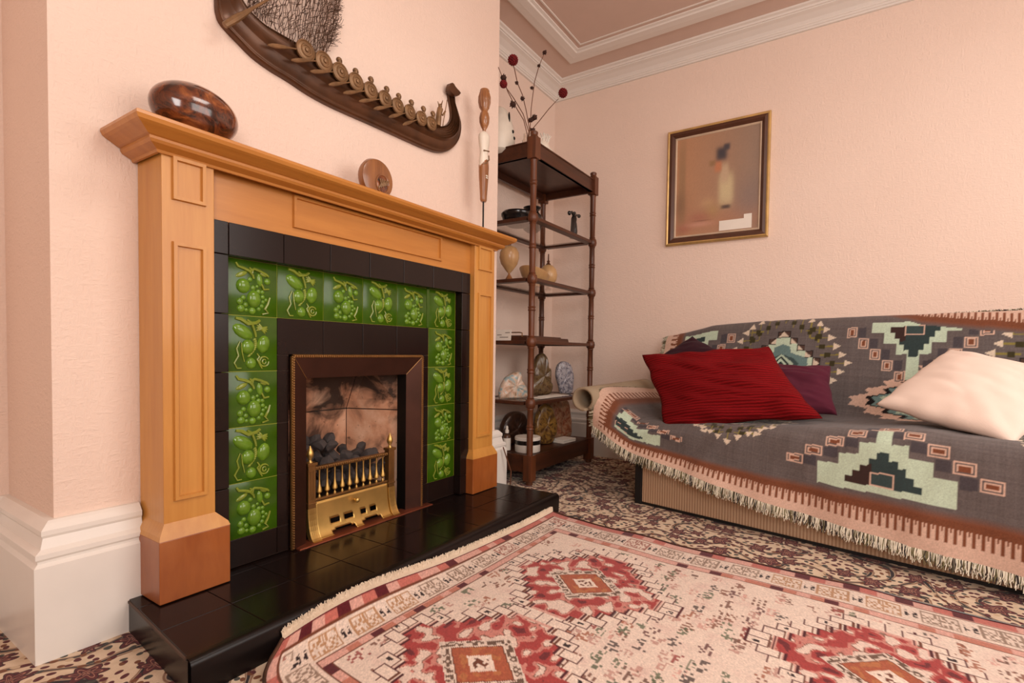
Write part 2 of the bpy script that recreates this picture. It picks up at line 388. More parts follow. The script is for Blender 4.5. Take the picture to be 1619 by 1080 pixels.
# ------------------------------------------------------------------ tiled surround
t = thing('tiled_surround', 'fireplace surround of green fruit-relief tiles framed by black-brown tiles', 'fireplace surround', (.47, .01, HZ))
T = .152; Z0 = .917
part(MB().box(-.05, X0, .004, BY-.003, HZ+.002, 1.0).box(X1, .99, .004, BY-.003, HZ+.002, 1.0).box(X0, X1, .004, BY-.003, ZT, 1.0), 'backing', M['grout'], t)
part(MB().box(0, .152, .0015, .004, Z0-5*T, Z0).box(.152, .773, .0015, .004, Z0-T, Z0).box(.773, .93, .0015, .004, Z0-5*T, Z0), 'green_joints', M['greengrout'], t)
def tile_mesh(kind):
    m = MB(); g = .0009; W = T-2*g
    m.add([(0, .006, 0), (W, .006, 0), (W, .006, W), (0, .006, W), (0, .0, 0), (W, .0, 0), (W, .0, W), (0, .0, W), (.002, -.0012, .002), (W-.002, -.0012, .002), (W-.002, -.0012, W-.002), (.002, -.0012, W-.002)],
          [(0, 1, 5, 4), (1, 2, 6, 5), (2, 3, 7, 6), (3, 0, 4, 7), (4, 5, 9, 8), (5, 6, 10, 9), (6, 7, 11, 10), (7, 4, 8, 11), (8, 9, 10, 11)])
    m.smooth = True
    def q(x, y): return (x*W, -.001, y*W)
    def blob(x, y, rx, ry, a=0, d=.55, mat=1):
        rx *= 1.13; ry *= 1.13
        m.cur = mat; R = Matrix.Rotation(-a, 3, 'Y'); k = W/430.
        m.ell(q(x, y), (rx*k, min(rx, ry)*k*d, ry*k), 12 if rx+ry > 40 else 8, 6 if rx+ry > 40 else 4, R)
    def curl(pts, r, mat=2):
        m.cur = mat; k = W/430.
        m.tube([(lambda p: (p[0], -.003, p[2]))(q(*p)) for p in pts], [r*k*(.5+.5*math.sin(PI*(i+.6)/(len(pts)+.2))) for i in range(len(pts))], 6)
    if kind == 0:
        X = lambda v: (v-20)/400; Y = lambda v: (540-v)/500
        for x, y, rx, ry in ((162, 275, 50, 52), (240, 385, 50, 62), (212, 212, 18, 18), (235, 285, 18, 20), (265, 268, 12, 12), (275, 315, 18, 18), (305, 315, 16, 16), (308, 360, 16, 16), (332, 385, 13, 14), (310, 405, 14, 14), (163, 382, 18, 18), (138, 418, 24, 25), (180, 442, 18, 18), (145, 480, 28, 27), (185, 490, 14, 14), (228, 495, 26, 26), (278, 475, 16, 16), (300, 445, 16, 16), (342, 212, 24, 24)):
            blob(X(x), Y(y), rx, ry, 0, .6)
        blob(X(283), Y(205), 22, 46, .15); blob(X(150), Y(172), 45, 17, .45, .6, 2); blob(X(318), Y(150), 30, 15, -.2, .6, 2)
        curl([(X(108), Y(72)), (X(125), Y(105)), (X(170), Y(118)), (X(205), Y(135)), (X(230), Y(170)), (X(238), Y(200))], 13)
        curl([(X(205), Y(135)), (X(240), Y(110)), (X(285), Y(125)), (X(335), Y(150)), (X(350), Y(165))], 12)
        curl([(X(205), Y(105)), (X(230), Y(125)), (X(225), Y(165))], 10)
        curl([(X(295), Y(240)), (X(315), Y(290)), (X(352), Y(282))], 10)
        curl([(X(360), Y(360)), (X(345), Y(420)), (X(322), Y(470)), (X(345), Y(505)), (X(300), Y(520))], 11)
    else:
        X = lambda v: (v-40)/380; Y = lambda v: (1010-v)/465
        blob(X(172), Y(678), 78, 44, -.55, .5, 1); blob(X(205), Y(805), 48, 52); blob(X(318), Y(780), 46, 64, -.2); blob(X(228), Y(945), 38, 40)
        for k in range(4): blob(X(308), Y(645), 46, 11, .35-.45*k, .8, 2)
        for k in range(5): curl([(X(130+22*k), Y(640+14*k)), (X(150+20*k), Y(665+14*k)), (X(160+17*k), Y(700+8*k))], 5)
        for k in range(9):
            a = k/8; blob(X(255+12*math.sin(a*PI)-40*a*a), Y(740+140*a), 15, 9, .7, .9, 2)
        curl([(X(120), Y(565)), (X(160), Y(575)), (X(205), Y(610)), (X(262), Y(600)), (X(290), Y(575))], 16)
        curl([(X(200), Y(575)), (X(232), Y(600)), (X(255), Y(680)), (X(262), Y(720))], 11)
        curl([(X(320+34*math.cos(a)), Y(930+42*math.sin(a))) for a in np.linspace(0, 5.8, 14)], 9)
        curl([(X(320+14*math.cos(a)), Y(930+20*math.sin(a))) for a in np.linspace(0, 5.8, 9)], 7)
        curl([(X(150), Y(760)), (X(128), Y(820)), (X(140), Y(880)), (X(112), Y(940)), (X(130), Y(985)), (X(160), Y(985))], 8)
        curl([(X(160), Y(770)), (X(165), Y(850)), (X(180), Y(930))], 6)
        curl([(X(270), Y(860)), (X(285), Y(890)), (X(270), Y(910)), (X(290), Y(960)), (X(305), Y(990))], 8)
    return m
protos = [None, None]
def green_tile(x, z, kind, sx=1.):
    if protos[kind] is None:
        o = tile_mesh(kind).build('green_tile', [M['green'], M['greenl'], M['greeny']], t); protos[kind] = o
    else:
        o = protos[kind].copy(); col.objects.link(o); o.parent = t
    o.location = Vector((x+.0009, 0, z+.0009))-t.location; o.scale[0] = sx
for i in range(5): green_tile(i*T, Z0-T, i % 2)
green_tile(.773, Z0-T, 1, 1.02)
for j in range(1, 5):
    green_tile(0, Z0-T*(j+1), j % 2); green_tile(.773, Z0-T*(j+1), 1-(j % 2) if True else 0, 1.02)
green_extra = part(MB().box(.76, .7735, -.001, .004, Z0-T, Z0), 'tile_slip', M['green'], t)
g = .0009
def btile(x0, x1, z0, z1, y0=0., y1=.008): part(MB().box(x0+g, x1-g, y0, y1, z0+g, z1-g), 'black_tile', M['black'], t, .0012)
for i in range(4): btile(.152+i*T if i else .152, .152+(i+1)*T+(.013 if i == 3 else 0), .659, Z0-T)
zr = [Z0-T*k for k in range(1, 6)]+[HZ+.003]
for k in range(len(zr)-1):
    z1, z0 = zr[k], zr[k+1]
    if k >= 1 or True:
        if k == 0: btile(.152, .1895, z0, .659); btile(.731, .773, z0, .659)
        else: btile(.152, .1895, z0, z1); btile(.731, .773, z0, z1)
for x0, x1 in ((0, .152), (.773, .93)): btile(x0, x1, HZ+.003, Z0-5*T)
# proud outer border
B = -.034
btile(-.0445, 0, Z0, 1.002, B, .008)
for i in range(6): btile(i*T, (i+1)*T+(.018 if i == 5 else 0), Z0, 1.002, B, .008)
btile(.93, .983, Z0, 1.002, B, .008)
zz = [Z0]+zr
for k in range(len(zz)-1):
    btile(-.0445, 0, zz[k+1], zz[k], B, .008); btile(.93, .983, zz[k+1], zz[k], B, .008)

# ------------------------------------------------------------------ mantelpiece
t = thing('mantelpiece', 'honey-coloured wooden mantelpiece with panelled legs around the green tiles', 'mantelpiece', (.47, -.02, HZ))
def moulding(x0, x1, z0, z1, y, w=.011, d=.008):
    m = MB()
    o = [(x0, z0), (x1, z0), (x1, z1), (x0, z1)]
    def ring(off, yy): return [(x0+off, yy, z0+off), (x1-off, yy, z0+off), (x1-off, yy, z1-off), (x0+off, yy, z1-off)]
    m.grid(list(map(list, zip(*[ring(0, y+.0005), ring(.0015, y-d), ring(w-.0015, y-d), ring(w, y+.0005)]))) and [ring(0, y+.0005), ring(.0015, y-d), ring(w-.0015, y-d), ring(w, y+.0005)], True)
    return m
for x0, x1, px0, px1 in ((-.16, -.0455, -.176, -.017), (.985, 1.122, .968, 1.14)):
    leg = part(MB().box(x0, x1, -.055, BY-.002, .258, 1.146), 'leg', M['pine'], t, .0015)
    def sub(mb, name, mat, bev=0., p=leg):
        o = mb.build(name, mat, p, bev); o.location = (0, 0, 0); return o
    sub(MB().box(px0, px1, -.071, BY-.002, HZ+.002, .226), 'plinth', M['pinebase'], .002)
    m = MB(); a = [(px0, -.071, .226), (px1, -.071, .226), (px1, BY-.002, .226), (px0, BY-.002, .226)]
    b = [(px0+.003, -.067, .236), (px1-.003, -.067, .236), (px1-.003, BY-.002, .236), (px0+.003, BY-.002, .236)]
    c = [(x0, -.056, .262), (x1, -.056, .262), (x1, BY-.002, .262), (x0, BY-.002, .262)]
    m.grid([a, b, c], True); m.add(c, [(0, 1, 2, 3)]); sub(m, 'plinth_moulding', M['pine'])
    w = x1-x0; ix0, ix1 = x0+.02, x1-.02
    sub(moulding(ix0, ix1, 1.02, 1.122, -.055), 'panel_moulding', M['pine']); sub(moulding(ix0, ix1, .312, .924, -.055), 'panel_moulding', M['pine'])
fr = part(MB().box(-.0455, .985, -.03, BY-.002, .994, 1.146), 'frieze', M['pineh'], t, .001)
o = moulding(.18, .806, 1.025, 1.12, -.03).build('panel_moulding', M['pineh'], fr)
# crown and shelf: profile swept round three sides
PR = [(0, 1.118), (.006, 1.118), (.008, 1.124), (.026, 1.132), (.03, 1.138), (.03, 1.144), (.036, 1.146), (.05, 1.154), (.058, 1.158), (.064, 1.162), (.068, 1.170), (.067, 1.177), (.062, 1.180), (0, 1.180)]
x0, x1, yf = -.165, 1.127, -.056
m = sweep(PR, [(x0, BY-.002, -1, 0), (x0, yf, -1, -1), (x1, yf, 1, -1), (x1, BY-.002, 1, 0)])
m.box(x0, x1, yf, BY-.002, 1.14, 1.18)
part(m, 'mantel_shelf', M['pineh'], t)

# ------------------------------------------------------------------ fire insert
t = thing('fireplace_insert', 'copper-brown metal fire frame with beaded brass edge and firebrick chamber', 'fireplace insert', (.46, .1, HZ))
fx0, fx1, fz = .197, .724, .652
ix0, ix1, iz = .248, .66, .588
def band(pts): return MB().add(pts, [(0, 1, 2, 3)])
yo, yi = -.014, .004; zb = HZ+.003
fr = MB()
fr.add([(fx0, yo, zb), (ix0, yi, zb), (ix0, yi, iz), (fx0, yo, fz)], [(0, 1, 2, 3)])
fr.add([(ix0, yi, iz), (ix1, yi, iz), (fx1, yo, fz), (fx0, yo, fz)], [(0, 1, 2, 3)])
fr.add([(ix1, yi, zb), (fx1, yo, zb), (fx1, yo, fz), (ix1, yi, iz)], [(0, 1, 2, 3)])
# outer return and inner reveal
for a, b in (((fx0, zb), (fx0, fz)), ((fx0, fz), (fx1, fz)), ((fx1, fz), (fx1, zb))):
    fr.add([(a[0], yo, a[1]), (b[0], yo, b[1]), (b[0], .012, b[1]), (a[0], .012, a[1])], [(0, 1, 2, 3)])
for nm, idx in (('frame_band', 0),):
    part(fr, nm, M['copper'], t)
m = MB()
for a, b in (((ix0, zb), (ix0, iz)), ((ix0, iz), (ix1, iz)), ((ix1, iz), (ix1, zb))):
    m.add([(a[0], yi, a[1]), (b[0], yi, b[1]), (b[0], .05, b[1]), (a[0], .05, a[1])], [(0, 1, 2, 3)])
part(m, 'reveal', M['darkmetal'], t)
for a, b in ((fx0, ix0), (fx1, ix1)): part(MB().tube([(a, yo, fz), (b, yi-.0005, iz)], .0012), 'mitre_seam', M['brassdull'], t)
m = sb(); pts = []
for a, b in (((fx0-.003, zb), (fx0-.003, fz+.003)), ((fx0-.003, fz+.003), (fx1+.003, fz+.003)), ((fx1+.003, fz+.003), (fx1+.003, zb))):
    n = int(math.hypot(b[0]-a[0], b[1]-a[1])/.0075)
    for k in range(n):
        f = (k+.5)/n; m.ell((a[0]+(b[0]-a[0])*f, yo-.001, a[1]+(b[1]-a[1])*f), (.0042, .0042, .0042), 6, 4)
    m.tube([(a[0], yo+.004, a[1]), (b[0], yo+.004, b[1])], .006, 6)
part(m, 'beaded_edge', M['brassdull'], t)
# firebrick chamber: splayed cheeks, back, sloping throat
zc = .45; zt = .64
bx0, bx1, by = .29, .585, .25; sx0, sx1, sy = .21, .675, .05
def slab(p): return MB().add(p, [(0, 1, 2, 3)])
def thick(quad, d):
    q = [Vector(p) for p in quad]; n = (q[1]-q[0]).cross(q[3]-q[0]).normalized()*d
    return MB().add(q+[p+n for p in q], [(0, 1, 2, 3), (7, 6, 5, 4), (0, 4, 5, 1), (1, 5, 6, 2), (2, 6, 7, 3), (3, 7, 4, 0)])
FBM = M['firebrick']
part(thick([(bx0, by, zb), (bx1, by, zb), (bx1, by, zc-.0015), (bx0, by, zc-.0015)], -.012), 'fire_back', FBM, t, .002)
part(thick([(bx0, by, zc+.0015), (bx1, by, zc+.0015), (bx1-.03, .13, zt), (bx0+.03, .13, zt)], -.012), 'fire_back', FBM, t, .002)
part(thick([(bx1+.001, by, zb), (sx1, sy, zb), (sx1, sy, zc-.0015), (bx1+.001, by, zc-.0015)], -.012), 'fire_cheek', FBM, t, .002)
part(thick([(bx1+.001, by, zc+.0015), (sx1, sy, zc+.0015), (sx1, sy, zt), (bx1-.03, .13, zt)], -.012), 'fire_cheek', FBM, t, .002)
part(thick([(sx0, sy, zb), (bx0-.001, by, zb), (bx0-.001, by, zc-.0015), (sx0, sy, zc-.0015)], -.012), 'fire_cheek', FBM, t, .002)
part(thick([(sx0, sy, zc+.0015), (bx0-.001, by, zc+.0015), (bx0+.03, .13, zt), (sx0, sy, zt)], -.012), 'fire_cheek', FBM, t, .002)
part(MB().box(.2, .69, .03, .29, zt, zt+.012), 'throat_plate', M['darkmetal'], t)
part(MB().box(.2, .72, .035, .29, zb-.004, zb-.001), 'chamber_floor', M['darkmetal'], t)

# ------------------------------------------------------------------ brass fire basket
t = thing('fire_basket', 'brass fire basket with baluster front, urn finials and pierced ash cover in the grate', 'fire basket', (.44, .03, zb))
yb = .03; xl, xr = .262, .618
def sweepx(xa, xb, prof): return MB().grid([[(x, y, z) for y, z in prof] for x in (xa, xb)], True)
part(MB().box(xl+.03, xr-.03, yb-.012, yb+.004, .294, .306), 'top_rail', M['brassdull'], t, .002)
m = sb(); n = 34
for k in range(n):
    x = xl+.032+(xr-xl-.064)*(k+.5)/n; m.ell((x, yb-.012, .3), (.0042, .004, .0065), 6, 4, Matrix.Rotation(.5, 3, 'Y'))
part(m, 'rail_twist', M['brassdull'], t)
part(MB().box(xl+.03, xr-.03, yb-.01, yb+.004, .196, .204), 'bottom_rail', M['brassdull'], t, .001)
bp = [(.0045, 0), (.0052, .004), (.0026, .009), (.0028, .012), (.0088, .018), (.0082, .025), (.0045, .038), (.0028, .055), (.0024, .075), (.0032, .086), (.004, .09)]
b0 = None
for k in range(10):
    x = xl+.048+(xr-xl-.096)*k/9
    if b0 is None:
        b0 = MB(); b0.smooth = True; b0 = part(b0.lathe(bp, (0, 0, 0), 12), 'baluster', M['brass'], t); b0.location = Vector((x, yb-.003, .204))-t.location
    else:
        o = b0.copy(); col.objects.link(o); o.parent = t; o.location = Vector((x, yb-.003, .204))-t.location
for x in (xl+.015, xr-.015):
    m = MB(); m.box(x-.013, x+.013, yb-.014, yb+.01, .176, .312)
    for dx in (-.006, 0, .006): m.box(x+dx-.0015, x+dx+.0015, yb-.0155, yb-.014, .205, .296)
    m.box(x-.017, x+.017, yb-.018, yb+.012, .312, .321); m.box(x-.015, x+.015, yb-.017, yb+.01, .19, .195)
    p = part(m, 'post', M['brassdull'], t, .001)
    m = sb(); m.lathe([(.009, .321), (.005, .326), (.0045, .330), (.0105, .342), (.0112, .349), (.0085, .358), (.0035, .368), (.0012, .374)], (x, yb-.003, 0), 14)
    o = m.build('finial', M['brass'], p)
    m = MB(); P = []
    for k in range(9):
        a = k/8*PI/2; y = yb-.015-.032*(1-math.cos(a)); z = .178-(.178-zb)*math.sin(a); P.append([(x-.015, y, z), (x-.015, y+.02, z), (x+.015, y+.02, z), (x+.015, y, z)])
    m.grid(P, True); 
    for dx in (-.006, 0, .006): m.grid([[(p_[0][0]+.015+dx-.0012, p_[0][1]-.0015, p_[0][2]) if q_ == 0 else (p_[0][0]+.015+dx+.0012, p_[0][1]-.0015, p_[0][2]) for q_ in (0, 1)] for p_ in P])
    part(m, 'foot', M['brass'], t)
# ash cover: curved sheet with slots cut out of the grid
m = MB(); m.smooth = True; nx, nz = 66, 18; xa, xb = xl+.031, xr-.031
def acp(i, j):
    a = j/nz*PI/2; return (xa+(xb-xa)*i/nx, yb-.008-.030*(1-math.cos(a)), .194-(.194-zb)*math.sin(a))
vs = [acp(i, j) for i in range(nx+1) for j in range(nz+1)]; fs = []
def hole(i, j):
    for a, b in ((11, 19), (23, 31), (38, 43), (47, 53)):
        if a <= i < b and 7 <= j < 9: return True
    for a, b in ((11, 31), (38, 56)):
        if (a <= i < b and j >= 12) and not (j == 12 and (i < a+3 or i >= b-3)): return True
    return False
for i in range(nx):
    for j in range(nz):
        if not hole(i, j): fs.append((i*(nz+1)+j, (i+1)*(nz+1)+j, (i+1)*(nz+1)+j+1, i*(nz+1)+j+1))
m.add(vs, fs); o = part(m, 'ash_cover', M['brass'], t); sm = o.modifiers.new('s', 'SOLIDIFY'); sm.thickness = .002
m = sb(); m.lathe([(.004, 0), (.003, -.006), (.0085, -.012), (.0075, -.018), (.003, -.021)], ((xa+xb)/2, yb-.012, .168), 14, 'Y'); o2 = m.build('knob', M['brass'], o)
part(MB().box(xa, xb, yb+.006, .22, .19, .196).box(xa, xb, yb+.03, yb+.034, zb, .19), 'coal_tray', M['darkmetal'], t)

# coals: each a lump of its own
def lump(seed, n=2):
    bm = bmesh.new(); bmesh.ops.create_icosphere(bm, subdivisions=n, radius=1)
    r = random.Random(seed); cuts = [(Vector((r.uniform(-1, 1), r.uniform(-1, 1), r.uniform(-1, 1))).normalized(), r.uniform(.45, .8)) for _ in range(11)]
    for v in bm.verts:
        for nrm, d in cuts:
            k = v.co.dot(nrm)
            if k > d: v.co -= nrm*(k-d)
    me = bpy.data.meshes.new('coal'); bm.to_mesh(me); bm.free(); me.materials.append(M['coal']); return me
lumps = [lump(i, 2) for i in range(6)]
cpos = []
for (y, z, n, w0, w1, r) in ((.075, .235, 6, .285, .60, .032), (.13, .24, 5, .30, .585, .034), (.19, .25, 5, .31, .57, .032), (.075, .292, 5, .285, .575, .031), (.13, .305, 5, .30, .565, .033), (.18, .315, 4, .31, .53, .03), (.11, .352, 3, .295, .44, .03), (.16, .362, 3, .32, .46, .028)):
    for k in range(n): cpos.append((w0+(w1-w0)*(k+.5)/n+random.uniform(-.006, .006), y+random.uniform(-.006, .006), z+random.uniform(-.006, .006), r*random.uniform(.85, 1.05)))
cpos += [(.598, .062, .262, .028), (.585, .1, .292, .03), (.57, .15, .31, .028), (.56, .07, .305, .026), (.605, .085, .235, .026)]
for k, (x, y, z, r) in enumerate(cpos):
    o = bpy.data.objects.new('coal', lumps[k % 6]); col.objects.link(o); o.location = (x, y, z); o.scale = (r*random.uniform(1, 1.3), r, r*random.uniform(.75, 1)); o.rotation_euler = (random.uniform(-.5, .5), random.uniform(-.5, .5), random.uniform(0, 6))
    tag(o, 'charcoal-grey ceramic coal heaped behind the brass basket front', 'coal', 'imitation coals in the fire basket')

# ------------------------------------------------------------------ things on the mantelpiece
MZ = 1.1805
m = sb(); m.ell((0, 0, 0), (.098, .062, .066), 40, 24)
o = m.build('polished_egg', M['burl']); o.location = (-.078, -.035, MZ+.0655)
tag(o, 'large glossy dark-brown wooden egg lying on the left end of the mantelpiece', 'ornament')
t = thing('carved_disc', 'round brown wooden ornament with an oval carved hollow, standing mid-mantelpiece', 'ornament', (.478, -.035, MZ))
m = sb(); m.lathe([(.052, -.016), (.063, -.012), (.067, 0), (.063, .012), (.052, .016)], (.478, -.035, MZ+.066), 40, 'Y')
part(m, 'disc', M['ornwood'], t)
m = MB(); m.smooth = True; m.tube([(.492+.026*math.cos(a), -.052, MZ+.052+.03*math.sin(a)) for a in np.linspace(0, 2*PI, 28)], .003, 6, False)
part(m, 'oval_rim', M['ornwood'], t)
m = sb(); m.ell((.492, -.0515, MZ+.052), (.0255, .003, .0295), 24, 8); part(m, 'hollow', M['burl'], t)
m = sb()
for k in range(5): m.tube([(.474+.008*k, -.054, MZ+.034+.004*k), (.482+.007*k, -.057, MZ+.05+.003*k), (.48+.009*k, -.054, MZ+.066)], .003, 6)
part(m, 'carving', M['bronzel'], t)
m = None
t = thing('carved_figure', 'slender carved figure in white bodice on a thin dark rod, right end of the mantelpiece', 'figurine', (1.07, -.03, MZ))
fx, fy = 1.07, -.03
part(MB().lathe([(.022, MZ), (.022, MZ+.004), (.004, MZ+.007), (.0035, MZ+.04), (.0035, 1.335)], (fx, fy, 0), 14), 'rod', M['darkmetal'], t)
m = sb(); m.lathe([(.012, 1.322), (.0165, 1.33), (.0165, 1.345), (.0225, 1.42), (.0245, 1.47), (.022, 1.50), (.0195, 1.515)], (fx, fy, 0), 20, sx=1.05, sy=.8); part(m, 'skirt', M['ornwood'], t)
m = sb(); m.lathe([(.0245, 1.468), (.0235, 1.50), (.0195, 1.525), (.021, 1.545), (.026, 1.57), (.0285, 1.592), (.026, 1.606), (.016, 1.616), (.008, 1.622)], (fx, fy, 0), 20, sx=1.05, sy=.75); part(m, 'bodice', M['bone'], t)
m = sb(); m.tube([(fx-.023, fy-.01, 1.475), (fx-.008, fy-.021, 1.482), (fx+.01, fy-.021, 1.50), (fx+.024, fy-.008, 1.525)], .0025, 6); m.tube([(fx-.018, fy-.014, 1.533), (fx+.018, fy-.014, 1.54)], .003, 6); part(m, 'sash', M['bronzel'], t)
m = sb(); m.lathe([(.008, 1.62), (.007, 1.628), (.014, 1.64), (.021, 1.658), (.0225, 1.678), (.018, 1.698), (.012, 1.708)], (fx, fy, 0), 18); part(m, 'head', M['ornwood'], t)
m = sb(); m.lathe([(.013, 1.706), (.02, 1.722), (.025, 1.745), (.0245, 1.768), (.0195, 1.786), (.0205, 1.793), (.018, 1.798)], (fx, fy, 0), 18)
for k in range(14):
    a = 2*PI*k/14; m.tube([(fx+r_*math.cos(a), fy+r_*math.sin(a), z_) for r_, z_ in ((.0195, 1.72), (.0252, 1.745), (.0247, 1.768), (.0195, 1.786))], .002, 5)
part(m, 'headdress', M['ornwood'], t)
m = sb()
for k in range(4):
    a = k*PI/2+.785; m.ell((fx-.002+.005*math.cos(a), fy-.019, 1.425+.006*math.sin(a)), (.0035, .0015, .0035), 8, 4)
part(m, 'flower_inlay', M['bone'], t)

# ------------------------------------------------------------------ ship plaque
SY = .04
keel = [(348, -75), (341, -40), (340, 0), (342, 22), (350, 40), (377, 69), (399, 91), (426, 111), (454, 128), (487, 150), (520, 168), (553, 183), (587, 198), (620, 213), (653, 228), (672, 236), (688, 241), (702, 241), (714, 234), (723, 222), (727, 207), (727, 193), (723, 177), (719, 163), (718, 150)]
gun = [(372, -75), (378, -40), (384, -5), (392, 10), (402, 22), (420, 38), (440, 50), (463, 63), (488, 77), (510, 91), (530, 105), (547, 117), (572, 131), (594, 146), (617, 158), (640, 172), (660, 184), (680, 196), (695, 199), (705, 198), (711, 193), (714, 185), (713.5, 172), (710.5, 155), (709, 142)]
t = thing('ship_plaque', 'bronzed longship wall sculpture with shields and rowers above the mantelpiece', 'wall sculpture', (.45, BY, 1.6))
def smoothline(pts, n):
    pts = [np.array(p, float) for p in pts]; out = []
    for i in range(len(pts)-1):
        p0, p1, p2, p3 = pts[max(i-1, 0)], pts[i], pts[i+1], pts[min(i+2, len(pts)-1)]
        for k in range(n):
            u = k/n; out.append(.5*((2*p1)+(-p0+p2)*u+(2*p0-5*p1+4*p2-p3)*u*u+(-p0+3*p1-3*p2+p3)*u**3))
    out.append(pts[-1]); return out
K = [at('Y', .066, *p) for p in smoothline(keel, 4)]; G = [at('Y', .060, *p) for p in smoothline(gun, 4)]
m = sb(); P = []; NV = 66
for a, b in zip(K, G):
    w = np.linalg.norm(b-a); row = []
    for j in range(NV+1):
        v = j/NV; p = a+(b-a)*v
        dep = min(.036, w*.32)*math.sin(PI*min(1, v*1.02+.04))**.6
        pl = .008*((v*11) % 1.0) if v > .36 else .0
        rim = .006*math.exp(-((v-.03)/.04)**2)+.004*math.exp(-((v-.97)/.03)**2)
        row.append((p[0], BY-.001-max(dep, .002)-pl-rim, p[2]))
    row += [(b[0], BY-.001, b[2]), (a[0], BY-.001, a[2])]
    P.append(row)
m.grid(P, True); part(m, 'hull', M['bronze'], t)
def A(x, y, d=0.): return Vector(at('Y', SY-d, x, y))
hp = [(718, 152), (722, 152.5), (725, 151), (727.5, 147.5), (725, 144), (722, 141), (718.5, 136.5), (716.5, 133), (714, 131), (711.5, 132), (710, 136), (709, 143)]
m = MB(); m.prism([tuple(A(*p))[::2] for p in hp], lambda a, b: (a, .034, b), lambda a, b: (a, .058, b)); part(m, 'figurehead', M['bronze'], t, .002)
m = sb(); m.tube([A(x, y, -.004) for x, y in gun[8:19]], .004, 6); part(m, 'gunwale_rail', M['bronzel'], t)
shl = [(484, 79.5), (513, 97), (539, 114), (564, 129), (587, 143), (610, 156), (630, 167), (649, 177), (667, 187), (683, 195)]
rr = np.linspace(.031, .0265, 10)
for (x, y), r in zip(shl, rr):
    q = A(x, y, .024); k_ = q[1]+.022; m = sb(); m.lathe([(a_, b_+k_) for a_, b_ in ((r, -.016), (r, -.022), (r*.86, -.0245), (r*.8, -.022), (r*.6, -.0235), (r*.54, -.0265), (r*.44, -.0265), (r*.4, -.0245), (r*.22, -.0255), (r*.2, -.030), (r*.08, -.032))], (q[0], 0, q[2]), 24, 'Y')
    part(m, 'shield', M['bronzel'], t)
hd = [(537, 97), (563, 114), (587, 127), (612, 142), (631, 153), (651, 163), (670, 173), (685, 181)]
for x, y in hd:
    q = A(x, y, .008); h0 = q[1]; m = sb(); m.ell((q[0], h0, q[2]), (.0085, .0085, .011), 10, 7); m.ell((q[0]-.001, h0+.002, q[2]+.005), (.0098, .0095, .008), 10, 6); m.ell((q[0], h0-.009, q[2]-.001), (.002, .003, .003), 6, 4)
    m.tube([(q[0], h0+.002, q[2]-.008), (q[0]+.004, h0+.004, q[2]-.034)], [.006, .014], 8); part(m, 'rower', M['bronzel'], t)
oars = [((484, 79.5), (424, 71)), ((513, 97), (461, 95)), ((539, 114), (491, 113)), ((564, 129), (520, 134)), ((587, 143), (543, 147)), ((610, 156), (568, 160)), ((630, 167), (591, 172)), ((649, 177), (615, 185)), ((667, 187), (637, 197))]
for (a, b), (c, d) in oars:
    p, q = A(a, b, .018), A(c, d, .032); m = sb(); fr_ = np.linspace(0, 1, 9)
    m.tube([p+(q-p)*f for f in fr_], [.002, .002, .002, .0022, .0035, .0055, .0065, .006, .0025], 8); part(m, 'oar', M['bronzel'], t)
m = sb(); m.tube([A(445, -12, .028), A(430, -4, .028), A(400, 13, .032), A(384, 23, .034), A(372, 30, .034), A(355, 40, .028)], [.003, .003, .004, .008, .010, .008], 8); part(m, 'steering_oar', M['bronzel'], t)
m = sb()
m.tube([A(692, 199, .01), A(694, 180, .012), A(696, 172, .012)], [.012, .011, .012], 8); q = A(696, 168, .012); m.ell(q, (.008, .008, .01), 10, 6)
m.tube([A(694, 166, .012), A(692, 160, .012)], [.003, .0012], 6); m.tube([A(698, 165, .012), A(700, 159, .012)], [.003, .0012], 6)
m.tube([A(694, 178, .015), A(700, 182, .018), A(704, 176, .018)], .004, 6); m.tube([A(707, 158, .018), A(700, 199, .016)], .0018, 6); part(m, 'standing_warrior', M['bronzel'], t)
# wire sail: crinkled vertical wires tied by short links, fanning up from the deck
m = MB(); R_ = random.Random(3)
lo = [(392, 12), (410, 30), (430, 45), (455, 62), (478, 76), (494, 84), (506, 88), (514, 90)]; hi = [(380, -70), (412, -70), (440, -70), (470, -70), (495, -70), (515, -70), (532, -70), (546, -70)]
def curve(c, u):
    u = min(max(u, 0), 1)*(len(c)-1); i = min(int(u), len(c)-2); f = u-i; return c[i][0]*(1-f)+c[i+1][0]*f, c[i][1]*(1-f)+c[i+1][1]*f
for k in range(64):
    u = k/63; (ax, ay), (bx_, by_) = curve(lo, u), curve(hi, u+R_.uniform(-.02, .02)); n = 15; pts = []
    for i in range(n):
        f = i/(n-1); bul = 10*math.sin(PI*min(1, f*1.2)) if u > .9 else 0
        pts.append(A(ax+(bx_-ax)*f+R_.uniform(-3.2, 3.2)+bul*.6, ay+(by_-ay)*f+R_.uniform(-2, 2), R_.uniform(-.012, .008)))
    m.tube(pts, .0011, 3, False)
    for i in range(1, n-1):
        if R_.random() < .55: m.tube([pts[i], pts[i]+Vector((R_.uniform(.006, .02), R_.uniform(-.004, .004), R_.uniform(.004, .022)))], .0009, 3, False)
for k in range(150):
    f = R_.random(); x, y = 528+f*10+R_.uniform(-12, 3), 72-f*110; m.tube([A(x-6, y, 0), A(x+R_.uniform(0, 6), y+R_.uniform(-6, 4), R_.uniform(-.005, .01)), A(x+R_.uniform(4, 12), y+R_.uniform(-10, 6), R_.uniform(-.01, .015))], .0006, 3, False)
o = part(m, 'wire_sail', M['wire'], t); o['kind'] = 'stuff'
